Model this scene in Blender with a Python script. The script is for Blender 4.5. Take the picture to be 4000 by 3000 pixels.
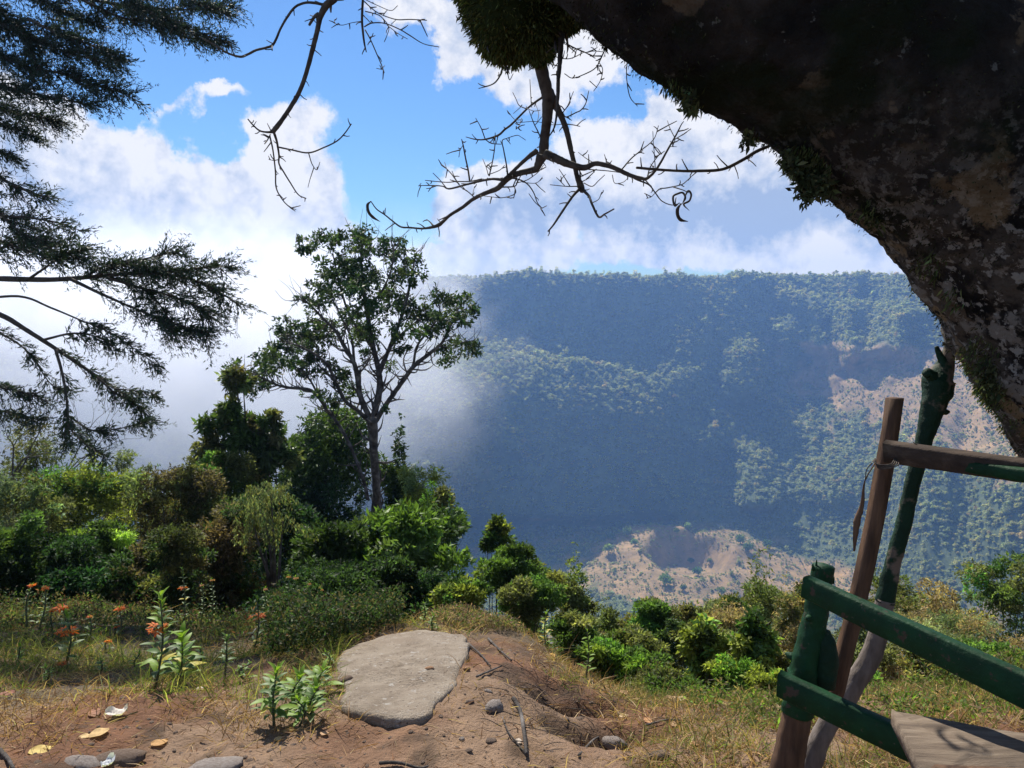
import bpy, math, random
import numpy as np
from mathutils import Vector
R = math.radians
rng = np.random.default_rng(7)
random.seed(7)
scene = bpy.context.scene
for o in list(bpy.data.objects): bpy.data.objects.remove(o)
COL = scene.collection

# ------------------------------------------------------------------ camera, sky, sun, exposure
PITCH = R(6.3)
FPX = 1640.0                                  # focal length in units of a 2212 px wide frame
cam = bpy.data.cameras.new('camera')
cam.sensor_width = 36; cam.lens = 36*FPX/2212.0
cam.clip_start = 0.05; cam.clip_end = 20000
camo = bpy.data.objects.new('camera', cam); COL.objects.link(camo)
camo.location = (0, 0, 0)                     # eye level is the origin, the ground is 1.6 m below
camo.rotation_euler = (R(90)-PITCH, 0, 0)
scene.camera = camo

SUN_AZ, SUN_EL = R(-20), R(48)                # azimuth from +Y, negative = to the left
world = bpy.data.worlds.new('World'); scene.world = world
world.use_nodes = True
sunl = bpy.data.lights.new('sun', 'SUN'); sunl.energy = 4.9; sunl.angle = R(0.5); sunl.color = (1.0, .94, .84)
suno = bpy.data.objects.new('sun', sunl); COL.objects.link(suno)
sdir = Vector((math.sin(SUN_AZ)*math.cos(SUN_EL), math.cos(SUN_AZ)*math.cos(SUN_EL), math.sin(SUN_EL)))
suno.rotation_euler = sdir.to_track_quat('Z', 'Y').to_euler()
scene.view_settings.view_transform = 'Standard'
scene.view_settings.look = 'None'
scene.view_settings.gamma = 1.0
scene.view_settings.use_curve_mapping = False
scene.view_settings.exposure = 0.72
cy = scene.cycles
cy.max_bounces = 7; cy.diffuse_bounces = 3; cy.glossy_bounces = 2; cy.transmission_bounces = 4
cy.volume_bounces = 8; cy.transparent_max_bounces = 8
cy.volume_step_rate = 1.0; cy.volume_max_steps = 128
cy.use_denoising = True
cy.sample_clamp_indirect = 6

def P(X, Y, d):
    """world point seen at frame position (X, Y) of a 2212x1659 frame, at world y = d"""
    a = (X-1106)/FPX; c = -(Y-829.5)/FPX
    cp, sp = math.cos(PITCH), math.sin(PITCH)
    v = np.array([a, cp + c*sp, -sp + c*cp])
    return v*(d/v[1])
def S(px, d): return px/FPX*d

# ---- sky with clouds (direction space: azimuth u, elevation v, in radians)
nt = world.node_tree; N = nt.nodes; L = nt.links
N.clear()
def nd(t, **k):
    n = N.new(t)
    for a, b in k.items(): setattr(n, a, b)
    return n
def mth(op, a, b=None, c=None, clamp=False):
    n = N.new('ShaderNodeMath'); n.operation = op; n.use_clamp = clamp
    for i, v in enumerate((a, b, c)):
        if v is None: continue
        if hasattr(v, 'links') or hasattr(v, 'is_linked'): L.new(v, n.inputs[i])
        else: n.inputs[i].default_value = v
    return n.outputs[0]
def smooth(v, lo, hi):
    n = N.new('ShaderNodeMapRange'); n.interpolation_type = 'SMOOTHSTEP'
    L.new(v, n.inputs[0]); n.inputs[1].default_value = lo; n.inputs[2].default_value = hi
    return n.outputs[0]
out = nd('ShaderNodeOutputWorld'); bg = nd('ShaderNodeBackground')
L.new(bg.outputs[0], out.inputs[0])
sky = nd('ShaderNodeTexSky', sky_type='NISHITA'); sky.sun_disc = False
sky.sun_elevation = SUN_EL; sky.sun_rotation = SUN_AZ
sky.air_density = 1.5; sky.dust_density = .5; sky.ozone_density = 4.0; sky.altitude = 1800
tc = nd('ShaderNodeTexCoord'); sep = nd('ShaderNodeSeparateXYZ'); L.new(tc.outputs['Generated'], sep.inputs[0])
u0 = mth('ARCTAN2', sep.outputs[0], sep.outputs[1]); v0 = mth('ARCSINE', sep.outputs[2])
def noise(scale, detail, rough=.55, off=0, stretch=(1,1,1)):
    mp = N.new('ShaderNodeMapping'); L.new(tc.outputs['Generated'], mp.inputs[0])
    mp.inputs['Scale'].default_value = stretch; mp.inputs['Location'].default_value = (off, off*.7, off*.3)
    n = N.new('ShaderNodeTexNoise'); L.new(mp.outputs[0], n.inputs['Vector'])
    n.inputs['Scale'].default_value = scale; n.inputs['Detail'].default_value = detail; n.inputs['Roughness'].default_value = rough
    return n.outputs['Fac'], n.outputs['Color']
nA, cA = noise(9, 7, .6, 0)
nB, cB = noise(30, 9, .66, 3)
# warped coordinates
sw = nd('ShaderNodeSeparateXYZ'); L.new(cA, sw.inputs[0])
u = mth('ADD', u0, mth('MULTIPLY', mth('SUBTRACT', sw.outputs[0], .5), .10))
v = mth('ADD', v0, mth('MULTIPLY', mth('SUBTRACT', sw.outputs[1], .5), .10))
def UV(X, Y):
    p = P(X, Y, 1.0); p = p/np.linalg.norm(p)
    return math.atan2(p[0], p[1]), math.asin(p[2])
def blob(X, Y, rx, ry, w=1.0, rot=0.0):
    uu, vv = UV(X, Y); du = mth('SUBTRACT', u, uu); dv = mth('SUBTRACT', v, vv)
    c, s = math.cos(R(rot)), math.sin(R(rot))
    a = mth('ADD', mth('MULTIPLY', du, c), mth('MULTIPLY', dv, s))
    b = mth('SUBTRACT', mth('MULTIPLY', dv, c), mth('MULTIPLY', du, s))
    a = mth('MULTIPLY', a, FPX/rx); b = mth('MULTIPLY', b, FPX/ry)
    r2 = mth('ADD', mth('MULTIPLY', a, a), mth('MULTIPLY', b, b))
    return mth('MULTIPLY', mth('EXPONENT', mth('MULTIPLY', r2, -1.0)), w)
BL = [(640,255,90,80,1.0,0),(600,330,95,40,.7,-40),(690,400,60,50,.65,0),(560,420,60,60,.6,0),(490,190,45,16,.6,10),(385,235,60,20,.62,25),(440,255,50,18,.55,60),(1060,140,50,60,.5,0),
      (895,30,150,75,1.05,-20),(965,150,34,75,.8,-14),(1010,90,60,60,.5,0),(1090,190,70,110,.42,0),
      (1290,110,150,75,.85,20),(1180,60,120,80,.75,0),(1200,220,80,60,.3,0),
      (1345,325,115,60,1.0,0),(1470,275,95,45,.95,-30),(1500,360,160,80,1.1,0),(1650,330,180,110,.95,0),(1800,420,200,110,1.0,0),
      (1250,400,120,60,.85,0),(1060,405,130,45,.8,-12),(1140,460,130,50,.9,0),(960,470,60,40,.6,-35),(1400,450,260,70,1.1,0),(2000,450,300,90,1.0,0),
      (1000,540,140,40,.75,0),(1500,555,700,38,.9,0),(950,590,200,60,.9,0),(700,440,70,50,.6,-35),(2300,300,300,300,.8,0)]
tot = None
for b in BL:
    x = blob(*b); tot = x if tot is None else mth('ADD', tot, x)
# bank of cloud rising to the left, under a slanting line
u1, v1 = UV(170, 215); u2, v2 = UV(760, 520)
m = (v2-v1)/(u2-u1)
line = mth('ADD', mth('MULTIPLY', mth('SUBTRACT', u, u1), m), v1)
below = mth('SUBTRACT', line, v)
front = smooth(u0, R(22), R(-2))
bank = mth('MULTIPLY', mth('MULTIPLY', smooth(below, -.05, .05), 1.5), front)
capv = UV(100, 165)[1]
bank = mth('MULTIPLY', bank, smooth(v, capv+.05, capv-.03))
# loose cloud everywhere outside the view
rest = mth('MULTIPLY', smooth(mth('ABSOLUTE', u0), R(38), R(60)), .55)
tot = mth('ADD', mth('ADD', tot, bank), rest)
dens = mth('ADD', tot, mth('MULTIPLY', mth('SUBTRACT', nA, .5), 1.1))
dens = mth('ADD', dens, mth('MULTIPLY', mth('SUBTRACT', nB, .5), 1.05))
cover = smooth(dens, .48, .80)
# cloud brightness: thick middles and flat undersides are greyer
base_u, base_v = UV(1500, 468)
grey_core = smooth(dens, 1.25, 2.3)
under = mth('MULTIPLY', blob(1560, 465, 560, 52, 1.15, 0), 1.0)
nC, cC = noise(5, 5, .5, 9, (1, 1, 1.8))
shade = mth('ADD', mth('MULTIPLY', grey_core, .25), mth('MULTIPLY', under, 1.0))
nS, cS = noise(9, 7, .6, 0.012)             # the same billows a step towards the sun: their difference is the relief
rel = mth('MULTIPLY', mth('SUBTRACT', nS, nA), 5.0)
shade = mth('ADD', shade, mth('MULTIPLY', smooth(nC, .44, .68), .30))
shade = mth('ADD', shade, mth('MULTIPLY', mth('MULTIPLY', smooth(below, -.02, .20), front), .55))
shade = mth('ADD', shade, rel, clamp=True)
mixc = nd('ShaderNodeMix', data_type='RGBA'); L.new(shade, mixc.inputs[0])
mixc.inputs[6].default_value = (7.6, 7.6, 7.9, 1); mixc.inputs[7].default_value = (3.2, 4.1, 5.9, 1)
mix = nd('ShaderNodeMix', data_type='RGBA'); L.new(cover, mix.inputs[0])
hue = nd('ShaderNodeMix', data_type='RGBA', blend_type='MULTIPLY'); hue.inputs[0].default_value = 1
L.new(sky.outputs[0], hue.inputs[6]); hue.inputs[7].default_value = (.50, .70, .93, 1); L.new(hue.outputs[2], mix.inputs[6]); L.new(mixc.outputs[2], mix.inputs[7])
L.new(mix.outputs[2], bg.inputs[0]); bg.inputs[1].default_value = 0.074

# ------------------------------------------------------------------ noise and mesh helpers
def _h(i, j, k, s):
    n = (i*374761393 + j*668265263 + k*2147483647 + s*974711) & 0xffffffff
    n = ((n ^ (n >> 13))*1274126177) & 0xffffffff
    return ((n ^ (n >> 16)) & 0xffff)/65535.0
def vnoise(x, y, z=0.0, s=0):
    x, y, z = np.broadcast_arrays(np.asarray(x, float), np.asarray(y, float), np.asarray(z, float))
    i, j, k = [np.floor(t).astype(np.int64) for t in (x, y, z)]
    fx, fy, fz = x-i, y-j, z-k
    fx, fy, fz = [t*t*(3-2*t) for t in (fx, fy, fz)]
    r = 0
    for a in (0, 1):
        for b in (0, 1):
            for c in (0, 1):
                w = (fx if a else 1-fx)*(fy if b else 1-fy)*(fz if c else 1-fz)
                r = r + w*_h(i+a, j+b, k+c, s)
    return r
def fbm(x, y, z=0.0, o=4, s=0):
    r = 0; A = 1.0; t = 0
    x, y, z = np.asarray(x, float), np.asarray(y, float), np.asarray(z, float)
    for q in range(o):
        r = r + A*vnoise(x, y, z, s+q); t += A; A *= .5; x = x*2.03; y = y*2.03; z = z*2.03
    return r/t
def unit(a): return a/np.maximum(np.linalg.norm(a, axis=-1, keepdims=True), 1e-9)
def rdir(n): return unit(rng.normal(size=(n, 3)))
def sstep(x, a, b):
    t = np.clip((x-a)/(b-a), 0, 1); return t*t*(3-2*t)

class B:
    """collects geometry that becomes ONE mesh object"""
    def __init__(s): s.v = []; s.q = []; s.t = []; s.c = []; s.n = 0
    def add(s, v, q=None, t=None, c=(1, 1, 1)):
        v = np.asarray(v, float).reshape(-1, 3)
        c = np.asarray(c, float)
        if c.ndim == 1: c = np.tile(c, (len(v), 1))
        if q is not None and len(q): s.q.append(np.asarray(q, np.int64)+s.n)
        if t is not None and len(t): s.t.append(np.asarray(t, np.int64)+s.n)
        s.v.append(v); s.c.append(c); s.n += len(v)
        return s
    def mesh(s, name, off=(0, 0, 0), smooth=False):
        V = np.concatenate(s.v)-np.asarray(off, float)
        Q = np.concatenate(s.q) if s.q else np.zeros((0, 4), np.int64)
        T = np.concatenate(s.t) if s.t else np.zeros((0, 3), np.int64)
        me = bpy.data.meshes.new(name)
        me.vertices.add(len(V)); me.vertices.foreach_set('co', V.astype(np.float32).ravel())
        loops = np.concatenate([Q.ravel(), T.ravel()]).astype(np.int32)
        me.loops.add(len(loops)); me.loops.foreach_set('vertex_index', loops)
        me.polygons.add(len(Q)+len(T))
        st = np.concatenate([np.arange(len(Q))*4, len(Q)*4+np.arange(len(T))*3]).astype(np.int32)
        me.polygons.foreach_set('loop_start', st)
        if smooth: me.polygons.foreach_set('use_smooth', np.ones(len(Q)+len(T), bool))
        ca = me.color_attributes.new('col', 'FLOAT_COLOR', 'POINT')
        C = np.ones((len(V), 4), np.float32); C[:, :3] = np.concatenate(s.c)
        ca.data.foreach_set('color', C.ravel())
        me.update(calc_edges=True); me.validate()
        return me
    def build(s, name, mat, parent=None, smooth=False, **props):
        off = tuple(parent.location) if parent is not None and parent.parent is None else (0, 0, 0)
        if parent is not None and parent.parent is not None: off = tuple(parent.parent.location)
        me = s.mesh(name, off, smooth)
        me.materials.append(mat)
        o = bpy.data.objects.new(name, me); COL.objects.link(o)
        if parent is not None: o.parent = parent
        for k, x in props.items(): o[k] = x
        return o
def thing(name, label, cat, loc, group=None):
    o = bpy.data.objects.new(name, None); COL.objects.link(o)
    o.location = tuple(float(t) for t in loc); o.empty_display_size = .1
    o['label'] = label; o['category'] = cat
    if group: o['group'] = group
    return o
def linkmesh(name, me, parent=None, loc=(0, 0, 0), rot=(0, 0, 0), sc=1.0, **props):
    o = bpy.data.objects.new(name, me); COL.objects.link(o)
    if parent is not None: o.parent = parent
    o.location = tuple(float(t) for t in loc); o.rotation_euler = rot
    o.scale = (sc, sc, sc) if np.isscalar(sc) else sc
    for k, x in props.items(): o[k] = x
    return o

def tube(b, pts, rad, sides=7, c=(1, 1, 1), rough=0.0, sub=1, cap=True, seed=0):
    pts = np.asarray(pts, float); rad = np.asarray(rad, float)
    if sub > 1 and len(pts) > 1:                      # Catmull-Rom
        n = len(pts); ext = np.vstack([2*pts[0]-pts[1], pts, 2*pts[-1]-pts[-2]])
        o = []; r = []
        for i in range(n-1):
            p0, p1, p2, p3 = ext[i:i+4]
            for k in range(sub):
                t = k/sub
                o.append(.5*((2*p1)+(-p0+p2)*t+(2*p0-5*p1+4*p2-p3)*t*t+(-p0+3*p1-3*p2+p3)*t**3))
                r.append(rad[i]*(1-t)+rad[i+1]*t)
        o.append(pts[-1]); r.append(rad[-1]); pts = np.array(o); rad = np.array(r)
    m = len(pts)
    tan = unit(np.gradient(pts, axis=0))
    ref = np.array([0.0, 0, 1]) if abs(tan[0][2]) < .9 else np.array([1.0, 0, 0])
    nx = unit(np.cross(tan[0], ref)); fr = []
    for i in range(m):
        nx = unit(nx - tan[i]*np.dot(nx, tan[i])); fr.append(nx)
    nx = np.array(fr); ny = np.cross(tan, nx)
    ang = np.arange(sides)*2*np.pi/sides
    rr = rad[:, None]*np.ones((1, sides))
    V = pts[:, None, :] + rr[..., None]*(np.cos(ang)[None, :, None]*nx[:, None, :]+np.sin(ang)[None, :, None]*ny[:, None, :])
    if rough > 0:
        sc = 1.2/max(rad.mean(), 1e-4)
        nz = fbm(V[..., 0]*sc, V[..., 1]*sc, V[..., 2]*sc, 3, seed)-.5
        V = pts[:, None, :] + (V-pts[:, None, :])*(1+rough*2*nz)[..., None]
    i = np.arange(m-1)[:, None]*sides; j = np.arange(sides)[None, :]; j2 = (j+1) % sides
    q = np.stack([i+j, i+j2, i+sides+j2, i+sides+j], -1).reshape(-1, 4)
    V = V.reshape(-1, 3); t = None
    if cap:
        V = np.vstack([V, pts[0]-tan[0]*rad[0]*.3, pts[-1]+tan[-1]*rad[-1]*.5])
        a = m*sides; jj = np.arange(sides); j2 = (jj+1) % sides
        t = np.vstack([np.stack([j2, jj, np.full(sides, a)], -1),
                       np.stack([(m-1)*sides+jj, (m-1)*sides+j2, np.full(sides, a+1)], -1)])
    b.add(V, q, t, c)
    return pts, rad

def leaves(b, c, d, size, ratio=.45, nrm=None, col=(1, 1, 1), fold=.12, curl=0.0):
    n = len(c)
    if n == 0: return
    size = np.broadcast_to(size, (n,))
    if nrm is None: nrm = rdir(n)
    side = unit(np.cross(d, nrm)); up = np.cross(side, d)
    h = size[:, None]
    mid = c+d*h*.45+up*h*curl*.3
    w = side*h*ratio*.5; f = up*h*fold
    V = np.stack([c, mid+w+f, c+d*h-up*h*curl, mid-w+f], 1).reshape(-1, 3)
    q = np.arange(n*4).reshape(-1, 4)
    col = np.asarray(col, float)
    if col.ndim == 1: col = np.tile(col, (n, 1))
    b.add(V, q, None, np.repeat(col, 4, 0))
def tint(base, n, var=.35, hue=.12):
    base = np.asarray(base, float)
    k = np.exp(rng.normal(0, var, (n, 1)))
    h = 1+rng.normal(0, hue, (n, 3))*np.array([1, .4, .6])
    return np.clip(base*k*h, .002, .8)

# ------------------------------------------------------------------ materials
def new_mat(name):
    m = bpy.data.materials.new(name); m.use_nodes = True
    m.node_tree.nodes.clear(); return m, m.node_tree.nodes, m.node_tree.links
def leaf_mat(name, trans=.35, rough=.5, spec=.35):
    m, n, l = new_mat(name)
    o = n.new('ShaderNodeOutputMaterial'); p = n.new('ShaderNodeBsdfPrincipled'); t = n.new('ShaderNodeBsdfTranslucent')
    a = n.new('ShaderNodeAttribute'); a.attribute_name = 'col'
    mx = n.new('ShaderNodeMixShader'); mx.inputs[0].default_value = trans
    l.new(a.outputs['Color'], p.inputs['Base Color'])
    g = n.new('ShaderNodeMix'); g.data_type = 'RGBA'; g.blend_type = 'MULTIPLY'; g.inputs[0].default_value = 1
    l.new(a.outputs['Color'], g.inputs[6]); g.inputs[7].default_value = (1.9, 2.0, 1.0, 1)
    l.new(g.outputs[2], t.inputs[0])
    p.inputs['Roughness'].default_value = rough; p.inputs['Specular IOR Level'].default_value = spec
    l.new(p.outputs[0], mx.inputs[1]); l.new(t.outputs[0], mx.inputs[2]); l.new(mx.outputs[0], o.inputs[0])
    return m
M_LEAF = leaf_mat('leaf', .4, .6, .15)
M_DRY = leaf_mat('dry_blade', .3, .8, .1)
M_GLOSS = leaf_mat('glossy_leaf', .3, .5, .22)
M_CONIFER = leaf_mat('conifer_spray', .15, .6, .2)
M_PETAL = leaf_mat('petal', .45, .6, .2)

def tex_mat(name, ramp, scale=4, rough=.85, bump=.3, bscale=30, stretch=(1, 1, 1), attr=False, bdist=.01, detail=8, patches=None, obj=True, spec=.25):
    """ramp: [(pos, colour)...] over noise; patches: [(scale, lo, hi, colour)] laid over by further noises"""
    m, n, l = new_mat(name)
    o = n.new('ShaderNodeOutputMaterial'); p = n.new('ShaderNodeBsdfPrincipled'); l.new(p.outputs[0], o.inputs[0])
    tcn = n.new('ShaderNodeTexCoord'); mp = n.new('ShaderNodeMapping'); mp.inputs['Scale'].default_value = stretch
    l.new(tcn.outputs['Object'], mp.inputs[0])
    def nz(sc, det=detail, off=0.0, r=.6):
        x = n.new('ShaderNodeTexNoise'); x.inputs['Scale'].default_value = sc; x.inputs['Detail'].default_value = det
        x.inputs['Roughness'].default_value = r
        if off:
            ad = n.new('ShaderNodeVectorMath'); ad.inputs[1].default_value = (off, off*2, -off)
            l.new(mp.outputs[0], ad.inputs[0]); l.new(ad.outputs[0], x.inputs['Vector'])
        else: l.new(mp.outputs[0], x.inputs['Vector'])
        return x.outputs['Fac']
    cr = n.new('ShaderNodeValToRGB'); el = cr.color_ramp.elements
    el[0].position, el[0].color = ramp[0][0], (*ramp[0][1], 1)
    el[1].position, el[1].color = ramp[-1][0], (*ramp[-1][1], 1)
    for pos, c in ramp[1:-1]:
        e = el.new(pos); e.color = (*c, 1)
    l.new(nz(scale), cr.inputs[0]); cur = cr.outputs[0]
    for i, (sc, lo, hi, c) in enumerate(patches or []):
        mr = n.new('ShaderNodeMapRange'); mr.interpolation_type = 'SMOOTHSTEP'
        l.new(nz(sc, 6, 3.7*(i+1)), mr.inputs[0]); mr.inputs[1].default_value = lo; mr.inputs[2].default_value = hi
        mx = n.new('ShaderNodeMix'); mx.data_type = 'RGBA'; l.new(mr.outputs[0], mx.inputs[0])
        l.new(cur, mx.inputs[6]); mx.inputs[7].default_value = (*c, 1); cur = mx.outputs[2]
    if attr:
        a = n.new('ShaderNodeAttribute'); a.attribute_name = 'col'
        mx = n.new('ShaderNodeMix'); mx.data_type = 'RGBA'; mx.blend_type = 'MULTIPLY'; mx.inputs[0].default_value = 1
        l.new(cur, mx.inputs[6]); l.new(a.outputs['Color'], mx.inputs[7]); cur = mx.outputs[2]
    l.new(cur, p.inputs['Base Color']); p.inputs['Roughness'].default_value = rough; p.inputs['Specular IOR Level'].default_value = spec
    b1 = n.new('ShaderNodeBump'); b1.inputs['Strength'].default_value = bump; b1.inputs['Distance'].default_value = bdist
    l.new(nz(bscale, 8, 1.3, .65), b1.inputs['Height']); l.new(b1.outputs[0], p.inputs['Normal'])
    return m
M_EARTH = tex_mat('earth', [(.3, (.72, .68, .62)), (.55, (1, 1, 1)), (.75, (1.3, 1.25, 1.15))], 7, .95, .9, 45, attr=True, bdist=.03)
M_FAR = tex_mat('far_slope', [(.3, (.55, .6, .6)), (.5, (1, 1, 1)), (.7, (1.5, 1.4, 1.3))], .05, .95, .5, .2, attr=True, bdist=2.0)
M_SLAB = tex_mat('slab_rock', [(.3, (.21, .165, .12)), (.5, (.30, .245, .185)), (.72, (.38, .32, .25))], 7, .95, 1.0, 70,
                 patches=[(22, .60, .66, (.42, .38, .33)), (40, .60, .66, (.14, .10, .07)), (2.4, .50, .80, (.26, .20, .145)), (90, .64, .68, (.46, .42, .37))], bdist=.03)
M_ROCK = tex_mat('field_rock', [(.3, (.13, .085, .06)), (.7, (.27, .20, .15))], 9, .9, .9, 50, bdist=.012)
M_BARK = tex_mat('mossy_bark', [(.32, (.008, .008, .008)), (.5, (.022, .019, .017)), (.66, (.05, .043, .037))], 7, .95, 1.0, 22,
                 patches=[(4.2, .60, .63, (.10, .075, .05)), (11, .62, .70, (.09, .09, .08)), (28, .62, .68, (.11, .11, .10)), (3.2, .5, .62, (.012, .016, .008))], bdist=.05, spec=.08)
def lichen(m):
    n, l = m.node_tree.nodes, m.node_tree.links
    p = [x for x in n if x.type == 'BSDF_PRINCIPLED'][0]; src = p.inputs['Base Color'].links[0].from_socket
    tcn = n.new('ShaderNodeTexCoord'); sp = n.new('ShaderNodeSeparateXYZ'); l.new(tcn.outputs['Object'], sp.inputs[0])
    zr = n.new('ShaderNodeMapRange'); zr.interpolation_type = 'SMOOTHSTEP'; l.new(sp.outputs[2], zr.inputs[0]); zr.inputs[1].default_value = 2.25; zr.inputs[2].default_value = 1.7
    cur = src
    for sc, lo, hi, c in ((6, .45, .55, (.085, .072, .058)), (14, .52, .58, (.19, .175, .15)), (34, .55, .60, (.27, .26, .23)), (5, .57, .62, (.22, .16, .09)), (20, .60, .66, (.012, .012, .01))):
        x = n.new('ShaderNodeTexNoise'); x.inputs['Scale'].default_value = sc; x.inputs['Detail'].default_value = 6; x.inputs['Roughness'].default_value = .65
        l.new(tcn.outputs['Object'], x.inputs['Vector'])
        mr = n.new('ShaderNodeMapRange'); mr.interpolation_type = 'SMOOTHSTEP'; l.new(x.outputs['Fac'], mr.inputs[0]); mr.inputs[1].default_value = lo; mr.inputs[2].default_value = hi
        mu = n.new('ShaderNodeMath'); mu.operation = 'MULTIPLY'; l.new(mr.outputs[0], mu.inputs[0]); l.new(zr.outputs[0], mu.inputs[1])
        mx = n.new('ShaderNodeMix'); mx.data_type = 'RGBA'; l.new(mu.outputs[0], mx.inputs[0]); l.new(cur, mx.inputs[6]); mx.inputs[7].default_value = (*c, 1); cur = mx.outputs[2]
    l.new(cur, p.inputs['Base Color'])
lichen(M_BARK)
M_TWIG = tex_mat('twig_bark', [(.3, (.025, .02, .018)), (.7, (.10, .085, .07))], 30, .9, .6, 90, bdist=.004)
M_TRUNK = tex_mat('pale_bark', [(.3, (.03, .025, .02)), (.5, (.075, .065, .058)), (.7, (.20, .18, .165))], 5, .9, .8, 14, bdist=.03)
M_STEM = tex_mat('stem', [(.3, (.05, .06, .03)), (.7, (.12, .13, .07))], 30, .8, .2, 60)
M_MOSS = leaf_mat('moss', .2, .9, .05)
M_GREEN = tex_mat('green_paint', [(.3, (.0025, .022, .008)), (.7, (.006, .048, .016))], 14, .62, .8, 34, stretch=(1, 1, 1),
                  patches=[(30, .60, .66, (.05, .038, .026)), (9, .60, .70, (.012, .030, .012)), (80, .66, .70, (.10, .085, .06))], bdist=.006, spec=.2)
M_WOOD = tex_mat('brown_wood', [(.3, (.035, .019, .012)), (.55, (.11, .062, .036)), (.75, (.18, .105, .062))], 10, .85, .5, 50, stretch=(3, 3, .5), bdist=.004)
M_DARKWOOD = tex_mat('dark_wood', [(.3, (.022, .015, .011)), (.55, (.05, .034, .024)), (.75, (.11, .08, .055))], 9, .85, .8, 40, stretch=(.6, 3, 3), bdist=.005)
M_POLE = tex_mat('painted_pole', [(.3, (.004, .018, .009)), (.7, (.008, .036, .017))], 14, .65, .9, 40,
                 patches=[(9, .56, .64, (.16, .12, .09))], bdist=.008, spec=.2)
M_POLEBARE = tex_mat('bare_pole', [(.3, (.07, .055, .045)), (.7, (.24, .20, .17))], 12, .85, .8, 40, stretch=(2, 2, .6), bdist=.006)
M_PLANK = tex_mat('weathered_plank', [(.3, (.075, .055, .04)), (.5, (.14, .105, .075)), (.7, (.21, .165, .12))], 6, .85, .6, 30, stretch=(1, 9, 9),
                  patches=[(14, .60, .70, (.13, .095, .07))], bdist=.006)
M_LITTER = leaf_mat('litter', .2, .7, .2)

# ------------------------------------------------------------------ near ground
# depth below the eye, by direction (frame X) and distance
GX = np.array([-1500, -400, 0, 400, 750, 950, 1120, 1280, 1500, 1750, 2212, 2800, 3900.])
GD = np.array([0, 2, 3, 4, 5, 5.6, 6.5, 9, 13, 20, 40, 90.])
GT = np.array([
 [1.6,1.65,1.80,2.05,2.35,2.50,2.8,3.6,5.2,10,30,84],
 [1.6,1.65,1.80,2.05,2.35,2.50,2.8,3.6,5.2,10,30,84],
 [1.6,1.65,1.80,2.05,2.35,2.52,2.85,3.8,6.0,11,31,84],
 [1.6,1.65,1.80,2.05,2.35,2.55,2.9,3.9,6.4,12,32,84],
 [1.6,1.64,1.76,1.98,2.28,2.50,3.0,4.6,7.6,13,33,84],
 [1.6,1.64,1.74,1.92,2.12,2.32,3.1,5.4,9.0,15,34,84],
 [1.6,1.66,1.80,1.96,2.12,2.26,3.0,5.8,9.6,16,35,84],
 [1.6,1.68,1.88,2.16,2.62,3.05,3.9,6.6,10.5,18,37,84],
 [1.6,1.68,1.88,2.22,2.78,3.25,4.1,6.8,10.8,18,37,84],
 [1.6,1.68,1.88,2.22,2.74,3.20,4.0,6.6,10.4,18,37,84],
 [1.6,1.66,1.84,2.12,2.60,3.00,3.8,6.2,10.0,17,36,84],
 [1.6,1.65,1.80,2.05,2.35,2.55,3.0,4.4,7.0,13,33,84],
 [1.6,1.65,1.80,2.05,2.35,2.55,3.0,4.4,7.0,13,33,84]])
fa = np.linspace(-1.6, 1.7, 180); fl = np.linspace(0, 1, 260)
fd = np.exp(fl*math.log(91))-1                     # 0..90
ga = (GX-1106)/FPX
tmp = np.array([np.interp(fd, GD, r) for r in GT])
H = np.array([np.interp(fa, ga, tmp[:, j]) for j in range(len(fd))]).T
ker = np.array([1, 4, 6, 4, 1.])/16
for _ in range(6):
    Hp = np.pad(H, ((2, 2), (2, 2)), 'edge')
    H = sum(ker[i]*Hp[i:i+H.shape[0], 2:-2] for i in range(5))
    Hp = np.pad(H, ((0, 0), (2, 2)), 'edge')
    H = sum(ker[i]*Hp[:, i:i+H.shape[1]] for i in range(5))
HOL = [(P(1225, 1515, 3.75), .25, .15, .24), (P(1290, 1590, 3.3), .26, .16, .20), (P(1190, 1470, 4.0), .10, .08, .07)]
def ground(x, y, fine=True):
    x = np.asarray(x, float); y = np.asarray(y, float)
    yy = np.clip(y, 0.001, 89.9)
    a = np.clip(x/np.maximum(yy, 1.2), -1.59, 1.69)
    ia = (a+1.6)/(3.3)*(len(fa)-1); il = np.log(yy+1)/math.log(91)*(len(fl)-1)
    i = np.clip(np.floor(ia).astype(int), 0, len(fa)-2); j = np.clip(np.floor(il).astype(int), 0, len(fl)-2)
    u_, v_ = ia-i, il-j
    h = H[i, j]*(1-u_)*(1-v_)+H[i+1, j]*u_*(1-v_)+H[i, j+1]*(1-u_)*v_+H[i+1, j+1]*u_*v_
    z = -h
    if fine:
        z = z+(fbm(x*.9+9, y*.9, 0, 3, 4)-.5)*.22*np.clip(y/4, .15, 2.2)+(fbm(x*5, y*5, 0, 3, 8)-.5)*.055+(fbm(x*22, y*22, 0, 2, 12)-.5)*.024
        for c, rx, ry, dp in HOL:
            z = z-dp*np.exp(-((x-c[0])/rx)**2-((y-c[1])/ry)**2)
    return z
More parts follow.
